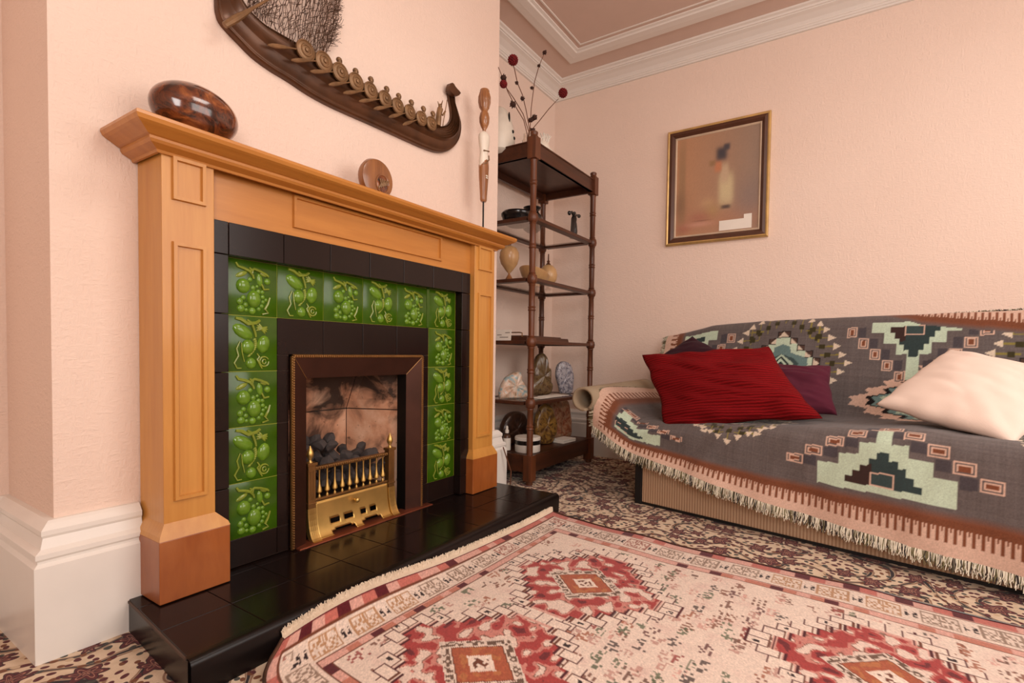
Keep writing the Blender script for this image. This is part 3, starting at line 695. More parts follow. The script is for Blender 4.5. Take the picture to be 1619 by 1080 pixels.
# ------------------------------------------------------------------ shelf unit in the alcove
t = thing('shelf_unit', 'tall dark-stained wooden display shelf unit with turned posts in the alcove', 'shelf unit', (1.85, .18, 0))
PX0, PX1, PY0, PY1 = 1.50, 2.185, -.012, .345
lev = [.415, .728, 1.047, 1.355]            # glazed shelves; the top one is at 1.70, the plinth shelf at .15
postp = [(.014, 0), (.019, .02)]
def ring(z, r=.0205): return [(.0165, z-.012), (r, z-.008), (.0175, z-.003), (.0175, z+.003), (r, z+.008), (.0165, z+.012)]
pm = None
def post_profile():
    pr = [(.016, .15), (.0165, .16)]
    marks = []
    zs = [.15]+lev+[1.68]
    for a, b in zip(zs[:-1], zs[1:]): marks.append(('r', (a+b)/2+.01))
    for z in lev: marks.append(('b', z))
    for k, z in sorted(marks, key=lambda q: q[1]):
        if k == 'r': pr += ring(z)
        else: pr += [(.0155, z-.034), (.019, z-.03), (.0165, z-.025), (.024, z-.018), (.0275, z), (.024, z+.018), (.0165, z+.025), (.019, z+.03), (.0155, z+.034)]
    pr += [(.0165, 1.63), (.019, 1.64), (.016, 1.645), (.016, 1.65)]
    return pr
for x in (PX0, PX1):
    for y in (PY0, PY1):
        m = MB(); m.smooth = True; m.lathe(post_profile(), (x, y, 0), 16)
        m.smooth = False; m.box(x-.024, x+.024, y-.024, y+.024, .02, .152); m.box(x-.024, x+.024, y-.024, y+.024, 1.645, 1.752)
        m.smooth = True; m.lathe([(.018, 0), (.018, .022)], (x, y, 0), 14)
        m.lathe([(.018, 1.752), (.021, 1.757), (.017, 1.763), (.02, 1.772), (.02, 1.778), (.012, 1.784)], (x, y, 0), 14)
        part(m, 'post', M['mahog'], t)
m = MB(); x0, x1, y0, y1 = PX0, PX1, PY0, PY1
# top: board with a deep apron and edge beads
m.box(x0, x1, y0, y1, 1.70, 1.712)
for a in ((x0+.02, x1-.02, y0-.008, y0+.01), (x0+.02, x1-.02, y1-.01, y1+.008), (x0-.008, x0+.01, y0+.02, y1-.02), (x1-.01, x1+.008, y0+.02, y1-.02)): m.box(*a, 1.66, 1.735)
for a in ((x0+.02, x1-.02, y0-.012, y0+.01), (x0-.012, x0+.01, y0+.02, y1-.02)): m.box(*a, 1.66, 1.667); m.box(*a, 1.73, 1.737)
part(m, 'top_shelf', M['mahogh'], t, .001)
m = MB(); m.box(x0, x1, y0, y1, .138, .15)
for a in ((x0+.02, x1-.02, y0-.008, y0+.01), (x0+.02, x1-.02, y1-.01, y1+.008), (x0-.008, x0+.01, y0+.02, y1-.02), (x1-.01, x1+.008, y0+.02, y1-.02)): m.box(*a, .06, .15)
part(m, 'plinth_shelf', M['mahogh'], t, .001)
for i, z in enumerate(lev):
    m = MB(); w = .035
    for a in ((x0+.012, x1-.012, y0-.01, y0+w), (x0+.012, x1-.012, y1-w, y1+.008), (x0-.01, x0+w, y0+w, y1-w), (x1-w, x1+.01, y0+w, y1-w)): m.box(*a, z-.009, z+.009)
    f = part(m, 'shelf', M['mahogh'], t, .002)
    g_ = MB().box(x0+w-.006, x1-w+.006, y0+w-.006, y1-w+.006, z+.001, z+.007).build('glass_panel', M['glass'], f)
STOP = .150; L5, L4, L3, L2 = [z+.0092 for z in lev]; TOP = 1.712; G5, G4, G3, G2 = [z+.0072 for z in lev]

def lathe_thing(name, prof, mat, loc, label, cat, group=None, seg=24, sx=1., sy=1., rot=0):
    m = sb(); m.lathe(prof, (0, 0, 0), seg, sx=sx, sy=sy); o = m.build(name, mat); o.location = loc; o.rotation_euler.z = rot; return tag(o, label, cat, group)
# top shelf
t = thing('white_owl_vase', 'tall white pierced ceramic ornament on the top shelf behind the chimney corner', 'ornament', (1.70, .17, TOP))
cx, cy = at('Y', .22, 790, 200)[0], .22
m = sb(); m.lathe([(.05, 0), (.075, .02), (.082, .07), (.077, .13), (.062, .19), (.04, .235), (.012, .255)], (cx, cy, TOP), 28); part(m, 'body', M['bone'], t)
m = sb()
for dx, z in ((.0, .115), (.012, .085)): m.ell((cx+.01+dx, cy-.0785, TOP+z), (.008, .006, .009), 8, 5)
m.ell((cx-.005, cy-.064, TOP+.18), (.006, .006, .035), 8, 6); part(m, 'piercing', M['darkmetal'], t)
t = thing('white_coral', 'crumpled white shell-like ornament lying along the right of the top shelf', 'ornament', (1.95, .12, TOP))
m = sb()
for k, (px_, py_, r) in enumerate(((862, 222, .035), (868, 232, .036), (876, 243, .036), (884, 251, .036), (889, 256, .026))):
    q_ = at('Y', .045, px_, py_); h_ = (q_[2]-TOP)/2; m.ell((q_[0], .055, TOP+h_+.001), (r*1.25, r*.9, max(h_, .02)), 16, 10, Matrix.Rotation(.25*(k % 3-1), 3, 'Z'))
part(m, 'shell', M['bone'], t)
m = sb(); R_ = random.Random(5)
for k in range(12):
    q_ = at('Y', .045, R_.uniform(856, 868), 222); m.tube([(q_[0], .055, q_[2]-.02), (q_[0]+R_.uniform(-.02, .02), .05, q_[2]+.01), (q_[0]+R_.uniform(-.03, .03), .045, q_[2]+.03)], .003, 4)
part(m, 'frill', M['paper'], t)
# dried flowers in a small glass jar behind the near post
jx, jy = 1.56, .07
t = thing('glass_jar', 'small clear glass jar holding dried stems behind the near post top', 'jar', (jx, jy, TOP))
m = sb(); m.lathe([(.022, 0), (.026, .01), (.026, .06), (.018, .075), (.018, .095), (.016, .095), (.016, .075), (.023, .06), (.023, .012), (.004, .006)], (jx, jy, TOP), 18); part(m, 'jar_wall', M['glass'], t)
M['bark'] = simple('dried_stem', (104, 62, 38), .8); M['head'] = simple('dried_seed_head', (62, 34, 24), .85, var=.3, nscale=60); M['red'] = simple('dark_red_pompon', (116, 18, 22), .8, var=.3, nscale=60)
def stem(pix, Y, heads, label, pomp=None, cat='dried stem'):
    base = Vector((jx, jy, TOP+.012)); pts = [Vector(at('Y', Y, *p)) for p in pix]
    t = thing('dried_stem', label, cat, base, 'dried stems in the jar')
    path = [base+(pts[0]-base)*.5]+pts if True else pts
    m = sb(); m.tube([base]+pts, [.0022]*(len(pts))+[.0014], 6); part(m, 'stalk', M['bark'], t)
    for x, y, r in heads:
        q = at('Y', Y, x, y); m = sb(); R_ = random.Random(int(x*7+y))
        m.ell(q, (r, r, r*.8), 10, 6)
        for k in range(14):
            a, b = R_.uniform(0, 2*PI), R_.uniform(-1, 1); d = Vector((math.cos(a)*math.cos(b), math.sin(a)*math.cos(b), math.sin(b))); m.tube([Vector(q)+d*r*.6, Vector(q)+d*r*1.25], [r*.25, r*.1], 4)
        part(m, 'seed_head', M['head'], t)
    if pomp:
        x, y, r = pomp; q = at('Y', Y, x, y); m = sb(); n = 70
        m.ell(q, (r*.8, r*.8, r*.8), 12, 8)
        for k in range(n):
            z = 1-2*(k+.5)/n; a = k*2.39996; s_ = math.sqrt(1-z*z); d = Vector((s_*math.cos(a), s_*math.sin(a), z)); c = Vector(q)+d*r*.85
            m.ell(c, (r*.2, r*.2, r*.2), 5, 3)
        part(m, 'flower_head', M['red'], t, 0, 'spiky dark red flower head')
stem([(838, 205), (840, 170), (845, 130), (852, 105), (860, 86)], .07, [(861, 83, .012), (852, 104, .009), (841, 139, .009)], 'tallest dried stem, with small brown buds up to its tip above the others')
stem([(834, 214), (828, 190), (813, 165), (803, 145), (788, 106)], .07, [(811, 165, .016), (796, 123, .015)], 'thick dried stem leaning left with flat dark seed heads')
stem([(837, 204), (832, 175), (826, 150), (818, 131), (814, 112), (811, 100)], .07, [(817, 131, .009), (826, 156, .011)], 'dried stem topped by the higher left red pompon flower', (811, 95, .026))
stem([(836, 208), (827, 180), (812, 155), (797, 134)], .07, [], 'dried stem whose red flower hangs by the chimney corner', (796, 133, .019))
stem([(840, 206), (852, 192), (868, 172), (883, 156)], .07, [(839, 190, .014), (845, 186, .015), (842, 206, .013)], 'thin pale stem bending right to a lone red pompon in front of the cornice', (890, 147, .027))
# second shelf
lathe_thing('black_dish', [(.05, 0), (.075, .012), (.085, .03), (.088, .045), (.093, .05), (.094, .062), (.085, .072), (.03, .078)], M['blackgl'], (1.63, .17, G2), 'low round black lidded dish on the second shelf', 'dish', sx=.95, sy=.95)
lathe_thing('black_vase', [(.03, 0), (.05, .015), (.062, .045), (.058, .08), (.036, .108), (.034, .115), (.05, .128), (.052, .134), (.04, .136), (.03, .12)], M['blackgl'], (1.78, .17, G2), 'round-bellied black pottery vase with flared lip on the second shelf', 'vase')
lathe_thing('black_candlestick', [(.03, 0), (.03, .01), (.012, .02), (.012, .08), (.022, .09), (.022, .1)], M['blackgl'], (1.535, .30, G2), 'slim black pot at the left edge of the second shelf beside the chimney', 'pot')
t = thing('black_figurine', 'small black figurine of an embracing pair with spread arms on the second shelf', 'figurine', (2.03, .04, G2))
m = sb(); x, y, z = 2.03, .035, G2
m.lathe([(.026, 0), (.026, .006), (.02, .01)], (x, y, z), 14)
m.tube([(x-.012, y, z+.005), (x-.014, y, z+.04), (x-.006, y, z+.075), (x, y, z+.11), (x+.002, y, z+.13)], [.013, .014, .016, .018, .012], 8)
m.tube([(x+.014, y, z+.005), (x+.018, y, z+.04), (x+.012, y, z+.07), (x+.006, y, z+.10)], [.012, .014, .014, .012], 8)
m.tube([(x, y, z+.125), (x-.03, y, z+.145), (x-.055, y, z+.135)], [.009, .007, .007], 7); m.tube([(x, y, z+.125), (x+.03, y, z+.14), (x+.058, y, z+.14)], [.009, .007, .007], 7)
m.ell((x-.06, y, z+.131), (.013, .011, .013), 10, 6); m.ell((x+.062, y, z+.141), (.014, .011, .011), 10, 6); m.ell((x+.002, y, z+.145), (.011, .011, .009), 8, 5)
part(m, 'figures', M['blackgl'], t)
# third shelf: turned pale wood pieces
def goblet(name, loc, k, label, up=True):
    t = thing(name, label, 'ornament', loc, 'pale turned wooden ornaments'); x, y, z = loc
    m = sb(); m.lathe([(.032*k, 0), (.028*k, .008*k), (.006*k, .045*k), (.005*k, .052*k)], (x, y, z), 18); part(m, 'foot', M['ornwood'], t)
    m = sb(); m.lathe([(.005*k, .05*k), (.02*k, .066*k), (.045*k, .1*k), (.055*k, .135*k), (.053*k, .165*k), (.04*k, .19*k), (.015*k, .202*k)], (x, y, z), 26); part(m, 'bowl', M['cream'], t)
    m = sb(); m.lathe([(.009*k, .2*k), (.01*k, .212*k), (.005*k, .216*k), (.0045*k, .24*k), (.003*k, .25*k)], (x, y, z), 12); part(m, 'finial', M['mahog'], t)
goblet('turned_goblet', (1.60, .20, G3), .98, 'larger pale egg-shaped turned ornament on a cone foot, left on the third shelf')
t = thing('turned_sphere', 'smaller pale turned sphere ornament with a thin dark finial, right on the third shelf', 'ornament', (1.93, .20, G3)); x, y, z = 1.95, .16, G3
m = sb(); m.lathe([(.018, 0), (.022, .004), (.01, .012), (.008, .02)], (x, y, z), 16); part(m, 'foot', M['ornwood'], t)
m = sb(); m.lathe([(.008, .02), (.032, .03), (.05, .055), (.055, .085), (.048, .115), (.03, .137), (.012, .146)], (x, y, z), 26); part(m, 'sphere', M['cream'], t)
m = sb(); m.lathe([(.016, .143), (.012, .152), (.006, .155), (.01, .165), (.004, .172), (.0035, .205), (.002, .21)], (x, y, z), 12); part(m, 'finial', M['mahog'], t)
m = sb(); P = []
for r, h in ((.01, .004), (.045, .006), (.075, .03), (.088, .062), (.084, .064), (.07, .036), (.04, .014), (.005, .012)):
    P.append([(r*math.cos(a)*1.15, r*math.sin(a)*.9, h+.028*math.cos(a-PI)*(r/.088)**2+.012) for a in np.linspace(0, 2*PI, 30)[:-1]])
m.grid(P, True); m.f.append(tuple(range(28, -1, -1))); m.mi.append(0); m.sm.append(True)
m.lathe([(.034, 0), (.034, .012)], (0, 0, 0), 18)
o = m.build('turned_bowl', M['cream']); o.location = (1.78, .15, G3); tag(o, 'tilted pale turned wooden bowl with a dark hollow between the two turned ornaments', 'bowl')
# fourth shelf
t = thing('wooden_tray', 'dark wooden box tray with a small brass handle on the fourth shelf', 'tray', (1.85, .2, L4))
part(MB().box(1.56, 2.02, .05, .31, L4, L4+.022, .004), 'tray_body', M['mahogh'], t, .003)
part(MB().box(1.60, 1.98, .08, .28, L4+.0225, L4+.03, .003), 'lid', M['mahogh'], t, .002)
m = sb(); m.tube([(1.585, .1, L4+.022), (1.585, .1, L4+.042), (1.585, .115, L4+.045), (1.585, .185, L4+.045), (1.585, .2, L4+.042), (1.585, .2, L4+.022)], .003, 6); part(m, 'handle', M['brassdull'], t)
m = MB(); x, y, z = 1.515, .19, L4
m.add([(x, y-.065, z), (x, y+.065, z), (x+.02, y+.06, z+.058), (x+.02, y-.055, z+.058), (x+.002, y-.065, z), (x+.002, y+.065, z), (x+.022, y+.06, z+.058), (x+.022, y-.055, z+.058)], [(0, 1, 2, 3), (7, 6, 5, 4), (0, 4, 5, 1), (1, 5, 6, 2), (2, 6, 7, 3), (3, 7, 4, 0)])
t = thing('white_card', 'white printed card leaning at the left end of the fourth shelf', 'card', (x, y, z)); part(m, 'card_sheet', M['paper'], t)
M['ink'] = simple('grey_ink', (120, 104, 92), .8)
m = MB()
for k, (a, b) in enumerate(((-.05, -.02), (.0, .03), (-.045, .01))):
    zz_ = .04-.012*k; xx = x+.02*zz_/.058-.0006; m.box(xx-.0002, xx+.0002, y+a, y+b, z+zz_, z+zz_+.0035)
o = part(m, 'print_lines', M['ink'], t); o['kind'] = 'stuff'
# stones: outline slabs with real thickness
def stone(name, loc, outline, thick_, mat, label, rot=0., lean=0., cat='stone'):
    n = len(outline); pts = smoothline(outline+[outline[0]], 3)[:-1]; n = len(pts); m = sb(); R_ = random.Random(len(label)); P = []
    cxx = sum(p[0] for p in pts)/n; czz = sum(p[1] for p in pts)/n
    for f, k in ((-.5, .0), (-.52, .5), (-.5, .86), (-.3, .99), (0, 1.02), (.3, .99), (.5, .86), (.52, .5), (.5, .0)):
        P.append([(cxx+(p[0]-cxx)*k, f*thick_*(1+.12*math.sin(i*1.7)), czz+(p[1]-czz)*k) for i, p in enumerate(pts)])
    m.grid(P, True); zmin = min(p[2] for p in m.v); m.v = [(a, b, c-zmin) for a, b, c in m.v]
    o = m.build(name, mat); o.location = loc; o.rotation_euler = (lean, 0, rot); return tag(o, label, cat)
stone('painted_stone', (1.615, .175, G5), [(-.085, 0), (-.09, .035), (-.07, .09), (-.045, .118), (.0, .14), (.035, .142), (.05, .1), (.075, .07), (.09, .03), (.085, .002), (0, -.002)], .045, M['ag_paint'], 'pale pink and blue painted stone slab, left on the fifth shelf', -.35, .06)
stone('brown_stone', (1.90, .17, G5), [(-.07, 0), (-.075, .06), (-.06, .15), (-.035, .225), (.0, .245), (.03, .22), (.045, .16), (.06, .15), (.062, .08), (.075, .05), (.06, .005), (0, -.003)], .05, M['ag_olive'], 'tallest olive-brown rough stone slab standing behind the near post on the fifth shelf', -.5, .03)
stone('grey_agate', (2.10, .12, G5), [(-.03, 0), (-.05, .06), (-.068, .12), (-.055, .175), (-.02, .195), (.03, .18), (.06, .12), (.062, .05), (.05, .0), (0, -.002)], .035, M['ag_blue'], 'blue-grey banded agate slice standing on the right of the fifth shelf', -.45, .03)
m = MB(); m.box(-.12, .1, -.045, .04, 0, .003).box(-.03, .17, -.05, .035, .003, .006); o = m.build('paper_sheets', M['paper']); o.location = (1.80, .075, L5); o.rotation_euler.z = -.05; tag(o, 'thin white papers lying along the front of the fifth shelf', 'papers')
# plinth shelf
t = thing('round_tin', 'round white tin with a black band on the bottom shelf', 'tin', (1.60, .06, STOP)); x, y = 1.60, .065
m = sb(); m.lathe([(.066, 0), (.068, .003), (.068, .044)], (x, y, STOP), 32); part(m, 'tin_body', M['paper'], t)
m = sb(); m.lathe([(.0698, .040), (.0698, .062)], (x, y, STOP), 32); part(m, 'black_band', M['blackgl'], t)
m = sb(); m.lathe([(.069, .06), (.069, .076), (.066, .079), (.01, .08)], (x, y, STOP), 32); part(m, 'lid', M['paper'], t)
t = thing('dropper_bottle', 'small amber dropper bottle with white label left of the round tin', 'bottle', (1.535, .15, STOP)); x, y = 1.535, .155
m = sb(); m.lathe([(.019, 0), (.0205, .003), (.0205, .076), (.018, .084), (.009, .09), (.009, .096)], (x, y, STOP), 18); part(m, 'glass_body', M['ag_dark'], t)
m = sb(); m.lathe([(.021, .006), (.021, .07)], (x, y, STOP), 18); part(m, 'white_label', M['paper'], t)
m = sb(); m.lathe([(.0105, .096), (.0105, .11), (.0065, .114), (.0065, .128), (.004, .134)], (x, y, STOP), 14); part(m, 'dropper_cap', M['paper'], t)
stone('dark_stone', (1.73, .24, STOP), [(-.1, 0), (-.108, .06), (-.09, .13), (-.04, .175), (.02, .18), (.07, .16), (.1, .1), (.1, .03), (.09, 0), (0, -.003)], .05, M['ag_dark'], 'large dark polished stone standing behind the round tin', -.2, .0)
stone('yellow_agate', (1.83, .09, STOP), [(-.04, 0), (-.07, .05), (-.075, .12), (-.05, .19), (-.01, .225), (.03, .21), (.06, .15), (.075, .09), (.06, .03), (.03, -.004)], .045, M['ag_yel'], 'yellow-brown agate slab standing right of the near post on the bottom shelf', -.45, -.02)
stone('red_agate', (1.985, .14, STOP), [(-.05, 0), (-.075, .08), (-.08, .17), (-.05, .235), (.0, .247), (.05, .235), (.075, .15), (.07, .06), (.06, .0)], .04, M['ag_red'], 'tall red-brown agate slab behind the folded white papers on the bottom shelf', -.4, .0)
stone('tan_agate', (2.085, .12, STOP), [(-.035, 0), (-.05, .09), (-.045, .2), (-.01, .235), (.035, .215), (.055, .12), (.06, .05), (.05, 0)], .04, M['ag_red'], 'narrow tan agate slab at the right end of the bottom shelf', -.5, .0)
m = MB(); m.box(-.07, .06, -.045, .045, 0, .006).box(-.06, .07, -.04, .05, .006, .012).box(-.065, .06, -.045, .04, .012, .02); o = m.build('folded_papers', M['paper'], bevel=.001); o.location = (1.975, .05, STOP+.0005); o.rotation_euler.z = -.1; tag(o, 'small stack of folded white papers on the bottom shelf in front of the red-brown agate', 'papers')
m = sb(); m.tube([(1.30, -.01, .005), (1.33, .02, .004), (1.36, .01, .02), (1.335, -.012, .1), (1.30, .012, .22)], .003, 6); o = m.build('brown_cable', M['bark']); tag(recenter(o, (1.31, 0, 0)), 'thin brown cable coming up from the carpet beside the chimney skirting', 'cable')

# ------------------------------------------------------------------ picture
t = thing('framed_picture', 'gilt and brown framed faded picture hanging on the pink wall above the sofa', 'picture', (EX, -.69, 1.32))
py0, py1, pz0, pz1 = -.402, -.972, 1.334, 2.018    # left and right edge as seen, bottom, top
def framep(inset0, inset1, d0, d1):
    m = MB(); def_ = lambda i, d: [(EX-d, py0-i, pz0+i), (EX-d, py1+i, pz0+i), (EX-d, py1+i, pz1-i), (EX-d, py0-i, pz1-i)]
    m.grid([def_(inset0, .001), def_(inset0, d0), def_((inset0+inset1)/2, max(d0, d1)+.003), def_(inset1, d1), def_(inset1, .001)], True); return m
part(framep(0, .014, .022, .026), 'gilt_edge', M['goldframe'], t)
part(framep(.014, .045, .024, .014), 'brown_moulding', M['brownframe'], t)
part(framep(.045, .056, .013, .010), 'cream_slip', M['mount'], t)
# faded print: soft blocks of muted colour on a fine grid
W_, H_ = 92, 112; i_ = np.linspace(0, 1, W_)[None, :]; j_ = np.linspace(0, 1, H_)[:, None]
def L3(r, g, b): return np.array(lin((r, g, b)))
base = (1-i_)[..., None]*L3(188, 140, 104)+i_[..., None]*L3(150, 128, 112); base = base*(1+0*j_[..., None])
def blobp(u, v, ru, rv, c, a=1., p=4):
    global base
    w = np.exp(-(np.abs((i_-u)/ru)**p+np.abs((j_-v)/rv)**p))[..., None]*a; base = base*(1-w)+np.array(lin(c))*w
blobp(.5, .12, .9, .14, (176, 128, 100), .8, 2); blobp(.07, .5, .05, .5, (150, 120, 88), .7); blobp(.04, .32, .1, .14, (120, 90, 72), .5, 2); blobp(.9, .3, .18, .2, (132, 116, 112), .6, 2)
blobp(.62, .42, .09, .16, (206, 188, 148)); blobp(.60, .58, .05, .1, (196, 170, 140)); blobp(.52, .66, .045, .06, (192, 128, 92)); blobp(.56, .78, .07, .07, (70, 66, 72)); blobp(.62, .84, .04, .035, (74, 70, 76)); blobp(.45, .7, .04, .03, (140, 110, 72), .7)
blobp(.62, .245, .06, .02, (88, 74, 70)); blobp(.4, .31, .09, .05, (196, 160, 120), .6, 2); blobp(.46, .22, .09, .07, (176, 150, 96), .5, 2); blobp(.3, .17, .14, .05, (168, 110, 92), .7, 2); blobp(.1, .07, .1, .05, (170, 108, 88), .8, 2); blobp(.3, .1, .16, .025, (200, 150, 130), .8, 2); blobp(.34, .135, .1, .006, (110, 70, 60), .6, 2)
base *= (1+rng.normal(0, .025, (H_, W_, 1)))
me = bpy.data.meshes.new('picture_print'); iy0, iy1, iz0, iz1 = py0-.055, py1+.055, pz0+.055, pz1-.055
vs = [(0, iy0+(iy1-iy0)*i/(W_-1)-(-.69), iz0+(iz1-iz0)*j/(H_-1)-1.32) for j in range(H_) for i in range(W_)]
me.from_pydata(vs, [], [(j*W_+i, j*W_+i+1, (j+1)*W_+i+1, (j+1)*W_+i) for j in range(H_-1) for i in range(W_-1)])
ca = me.color_attributes.new('dye', 'FLOAT_COLOR', 'POINT'); ca.data.foreach_set('color', np.concatenate([base.reshape(-1, 3), np.ones((W_*H_, 1))], 1).astype('f').ravel())
me.materials.append(M['print']); o = bpy.data.objects.new('picture_print', me); col.objects.link(o); o.parent = t; o.location = (-.008, 0, 0)
wy = lambda f: iy0+(iy1-iy0)*f
part(MB().box(EX-.0105, EX-.0085, wy(.93), wy(.55), iz0+.005, iz0+.062).box(EX-.0105, EX-.0085, wy(.93), wy(.84), iz0+.062, iz0+.085), 'white_label', M['paper'], t)

# ------------------------------------------------------------------ sofa
SO = Vector((1.515, -.577, 0)); Sa = Vector((-.178, -.984, 0)); Sn = Vector((.984, -.178, 0))
def S(s, d, z): return SO+Sa*s+Sn*d+Vector((0, 0, z))
SROT = math.atan2(Sa.y, Sa.x)
def sgrid(rows, mat, name, parent, sm=True, closed=False):
    m = MB(); m.smooth = sm; m.grid([[tuple(S(*p)) for p in r] for r in rows], closed); return part(m, name, mat, parent)
SL = 1.95
t = thing('sofa_bed', 'low beige sofa bed with curled arm, mostly hidden under the patterned throw', 'sofa', tuple(S(.9, .3, 0)))
def lbox(s0, s1, d0, d1, z0, z1, name, mat, bev=0.):
    m = MB(); m.box(0, s1-s0, 0, d1-d0, z0, z1); o = m.build(name, mat, t, bev); o.matrix_local = Matrix.Translation(S(s0, d0, 0)-Vector(t.location)) @ Matrix.Rotation(SROT, 4, 'Z'); return o
def crest(s): return float(np.interp(s, [-.3, 0, .3, .6, 1.0, 1.3, 2], [.37, .365, .385, .408, .437, .425, .42]))
lbox(.03, SL, 0, .6, .012, .30, 'base', M['ribbed'], .004)
lbox(-.005, .03, -.004, .6, .0, .31, 'end_frame', M['blackfr'], .003)
lbox(.0, SL, .004, .6, .0, .012, 'plinth', M['blackfr'])
# seat and back paddings just under the throw
ss = list(np.linspace(.0, SL, 24))
def seatrow(s):
    c = crest(s)-.016; return [(s, .0, .30), (s, -.012, .32), (s, -.005, c-.03), (s, .02, c-.004), (s, .06, c), (s, .54, c-.02), (s, .56, .3)]
o = sgrid([seatrow(s) for s in ss], M['beige'], 'seat_cushion', t)
def backrow(s):
    k = min(1, max(0, (s+.22)/.22)); h = .80+.035*k; h -= .02; return [(s, .54, .30), (s, .595, .5), (s, .64, .66), (s, .665, h-.08), (s, .685, h-.03), (s, .705, h-.008), (s, .75, h-.03), (s, .78, h-.1), (s, .74, .3)]
o = sgrid([backrow(s) for s in [-.19]+list(np.linspace(-.1, SL, 20))], M['beige'], 'back_cushion', t)
# arm: padded flap that curls over, open roll at its end
rows = []
for d in list(np.linspace(-.055, .52, 10)):
    rz = .02*(d/.5); db = max(d, .06); cs_, cz_, r = -.268, .458+rz, .052
    row = [(.0, db, .30), (-.06, db, .33), (-.13, db, .37)]
    for a in np.linspace(-.9, PI*1.6, 22): row.append((cs_+r*math.cos(a)*1.12, d, cz_+r*math.sin(a)))
    rows.append([row[0], row[1], row[2]]+row[3:] if True else row)
rows = [[q_ for q_ in r_] for r_ in rows]
# flap first dips under the throw, then rolls outwards and over
rows = [[r_[0], r_[1], r_[2]]+[(cs, dd_, cz) for cs, dd_, cz in r_[3:]] for r_ in rows]
o = sgrid(rows, M['beige'], 'arm', t); so = o.modifiers.new('s', 'SOLIDIFY'); so.thickness = .012; so.offset = 0

# ------------------------------------------------------------------ throw over the sofa
DS = .0042
s0_, s1_ = -.215, 1.95
def section(s):
    """cross-section of the throw at s: list of (d, z) from front hem to behind the back"""
    hem = float(np.interp(s, [-.25, -.16, 0, .3, .57, .8, 1.04, 1.27, 2], [.33, .30, .235, .185, .135, .105, .085, .068, .06]))
    c = crest(s)
    k = min(1., max(0., -s/.215)); arm = .135*k**1.15         # rises over the arm roll
    zt = float(np.interp(s, [-.25, -.1, .05, .3, .7, 1.2, 2], [.775, .80, .835, .85, .857, .862, .865]))
    wv = .008*math.sin(s*11)+.004*math.sin(s*27+1)
    fl = -.052-.02*math.sin(s*5)*.5+wv
    return [(fl-.012*(1-k), hem+arm*.1), (-.042+wv*.7, hem+.35*(c-hem)+arm*.4), (-.03, hem+.75*(c-hem)+arm*.75), (-.016, c-.025+arm*.93), (.02, c+arm), (.07, c+.006+arm*1.02), (.2, c+.004+arm), (.38, c-.004+arm), (.50, c-.004+arm*.95),
            (.54, c+.03+arm*.8), (.565, .56+arm*.35), (.60, .66), (.632, zt-.09), (.65, zt-.035), (.675, zt-.004), (.705, zt+.002), (.74, zt-.008), (.79, zt-.03), (.80, zt-.12), (.80, zt-.22)]
Ns = int((s1_-s0_)/DS); secs = []
NT_ = 372
TL = None
for i in range(Ns+1):
    if i % 6 == 0 or i == Ns:
        s = s0_+DS*i; cpts = np.array(smoothline(section(s), 6)); L = np.concatenate([[0], np.cumsum(np.linalg.norm(np.diff(cpts, axis=0), axis=1))])
        u = np.linspace(0, L[-1], NT_+1); secs.append((s, np.interp(u, L, cpts[:, 0]), np.interp(u, L, cpts[:, 1]), L[-1], L))
S_ = s0_+DS*np.arange(Ns+1); kk = np.array([q[0] for q in secs])
D_ = np.stack([np.interp(S_, kk, [q[1][j] for q in secs]) for j in range(NT_+1)], 1)
Z_ = np.stack([np.interp(S_, kk, [q[2][j] for q in secs]) for j in range(NT_+1)], 1)
# texture t: distance from the hem, made regular by anchoring the crest at .30, the crease at .83, the back top at 1.30
T_ = np.zeros_like(D_)
for i in range(Ns+1):
    dd = np.concatenate([[0], np.cumsum(np.hypot(np.diff(D_[i]), np.diff(Z_[i])))])
    jc = int(np.argmax(D_[i] > .02)); jb = int(np.argmax(D_[i] > .52)); jt = int(np.argmax(D_[i] > .675))
    T_[i] = np.interp(dd, [dd[0], dd[jc], dd[jb], dd[jt], dd[-1]], [0, .33, .83, 1.27, 1.27+dd[-1]-dd[jt]])
SS = np.repeat(S_[:, None], NT_+1, 1)
# gentle folds
fold = .0022*np.sin(SS*23+T_*9)*np.sin(T_*11+SS*3)+.0016*np.sin(SS*61-T_*25)*np.cos(SS*9)
D_ = D_-fold*np.where(T_ < .3, 1.6, .4); Z_ = Z_+fold*np.where((T_ > .34) & (T_ < .8), .8, .2)
def C3(*c): return np.array(lin(c))
GREY, DGREY, PINK, BROWN, MINT, TEAL, DTEAL, BLK, OLV, CREAM, PEACH = C3(104, 95, 93), C3(78, 72, 76), C3(220, 184, 164), C3(128, 76, 52), C3(196, 214, 190), C3(108, 134, 132), C3(52, 66, 66), C3(36, 30, 30), C3(110, 98, 52), C3(224, 206, 184), C3(200, 146, 116)
cl = np.tile(GREY, (Ns+1, NT_+1, 1)); streak = rng.normal(0, 1, (Ns+1, 1, 1))*.04+rng.normal(0, 1, (1, NT_+1, 1))*.05
cl = cl*(1+streak+rng.normal(0, .05, (Ns+1, NT_+1, 1)))
tex_s = SS.copy(); u_all, t_all = tex_s, T_
def paint(mask, c): cl[mask] = c*(1+rng.normal(0, .04, (int(mask.sum()), 1)))
def q(v, step): return np.round(v/step)
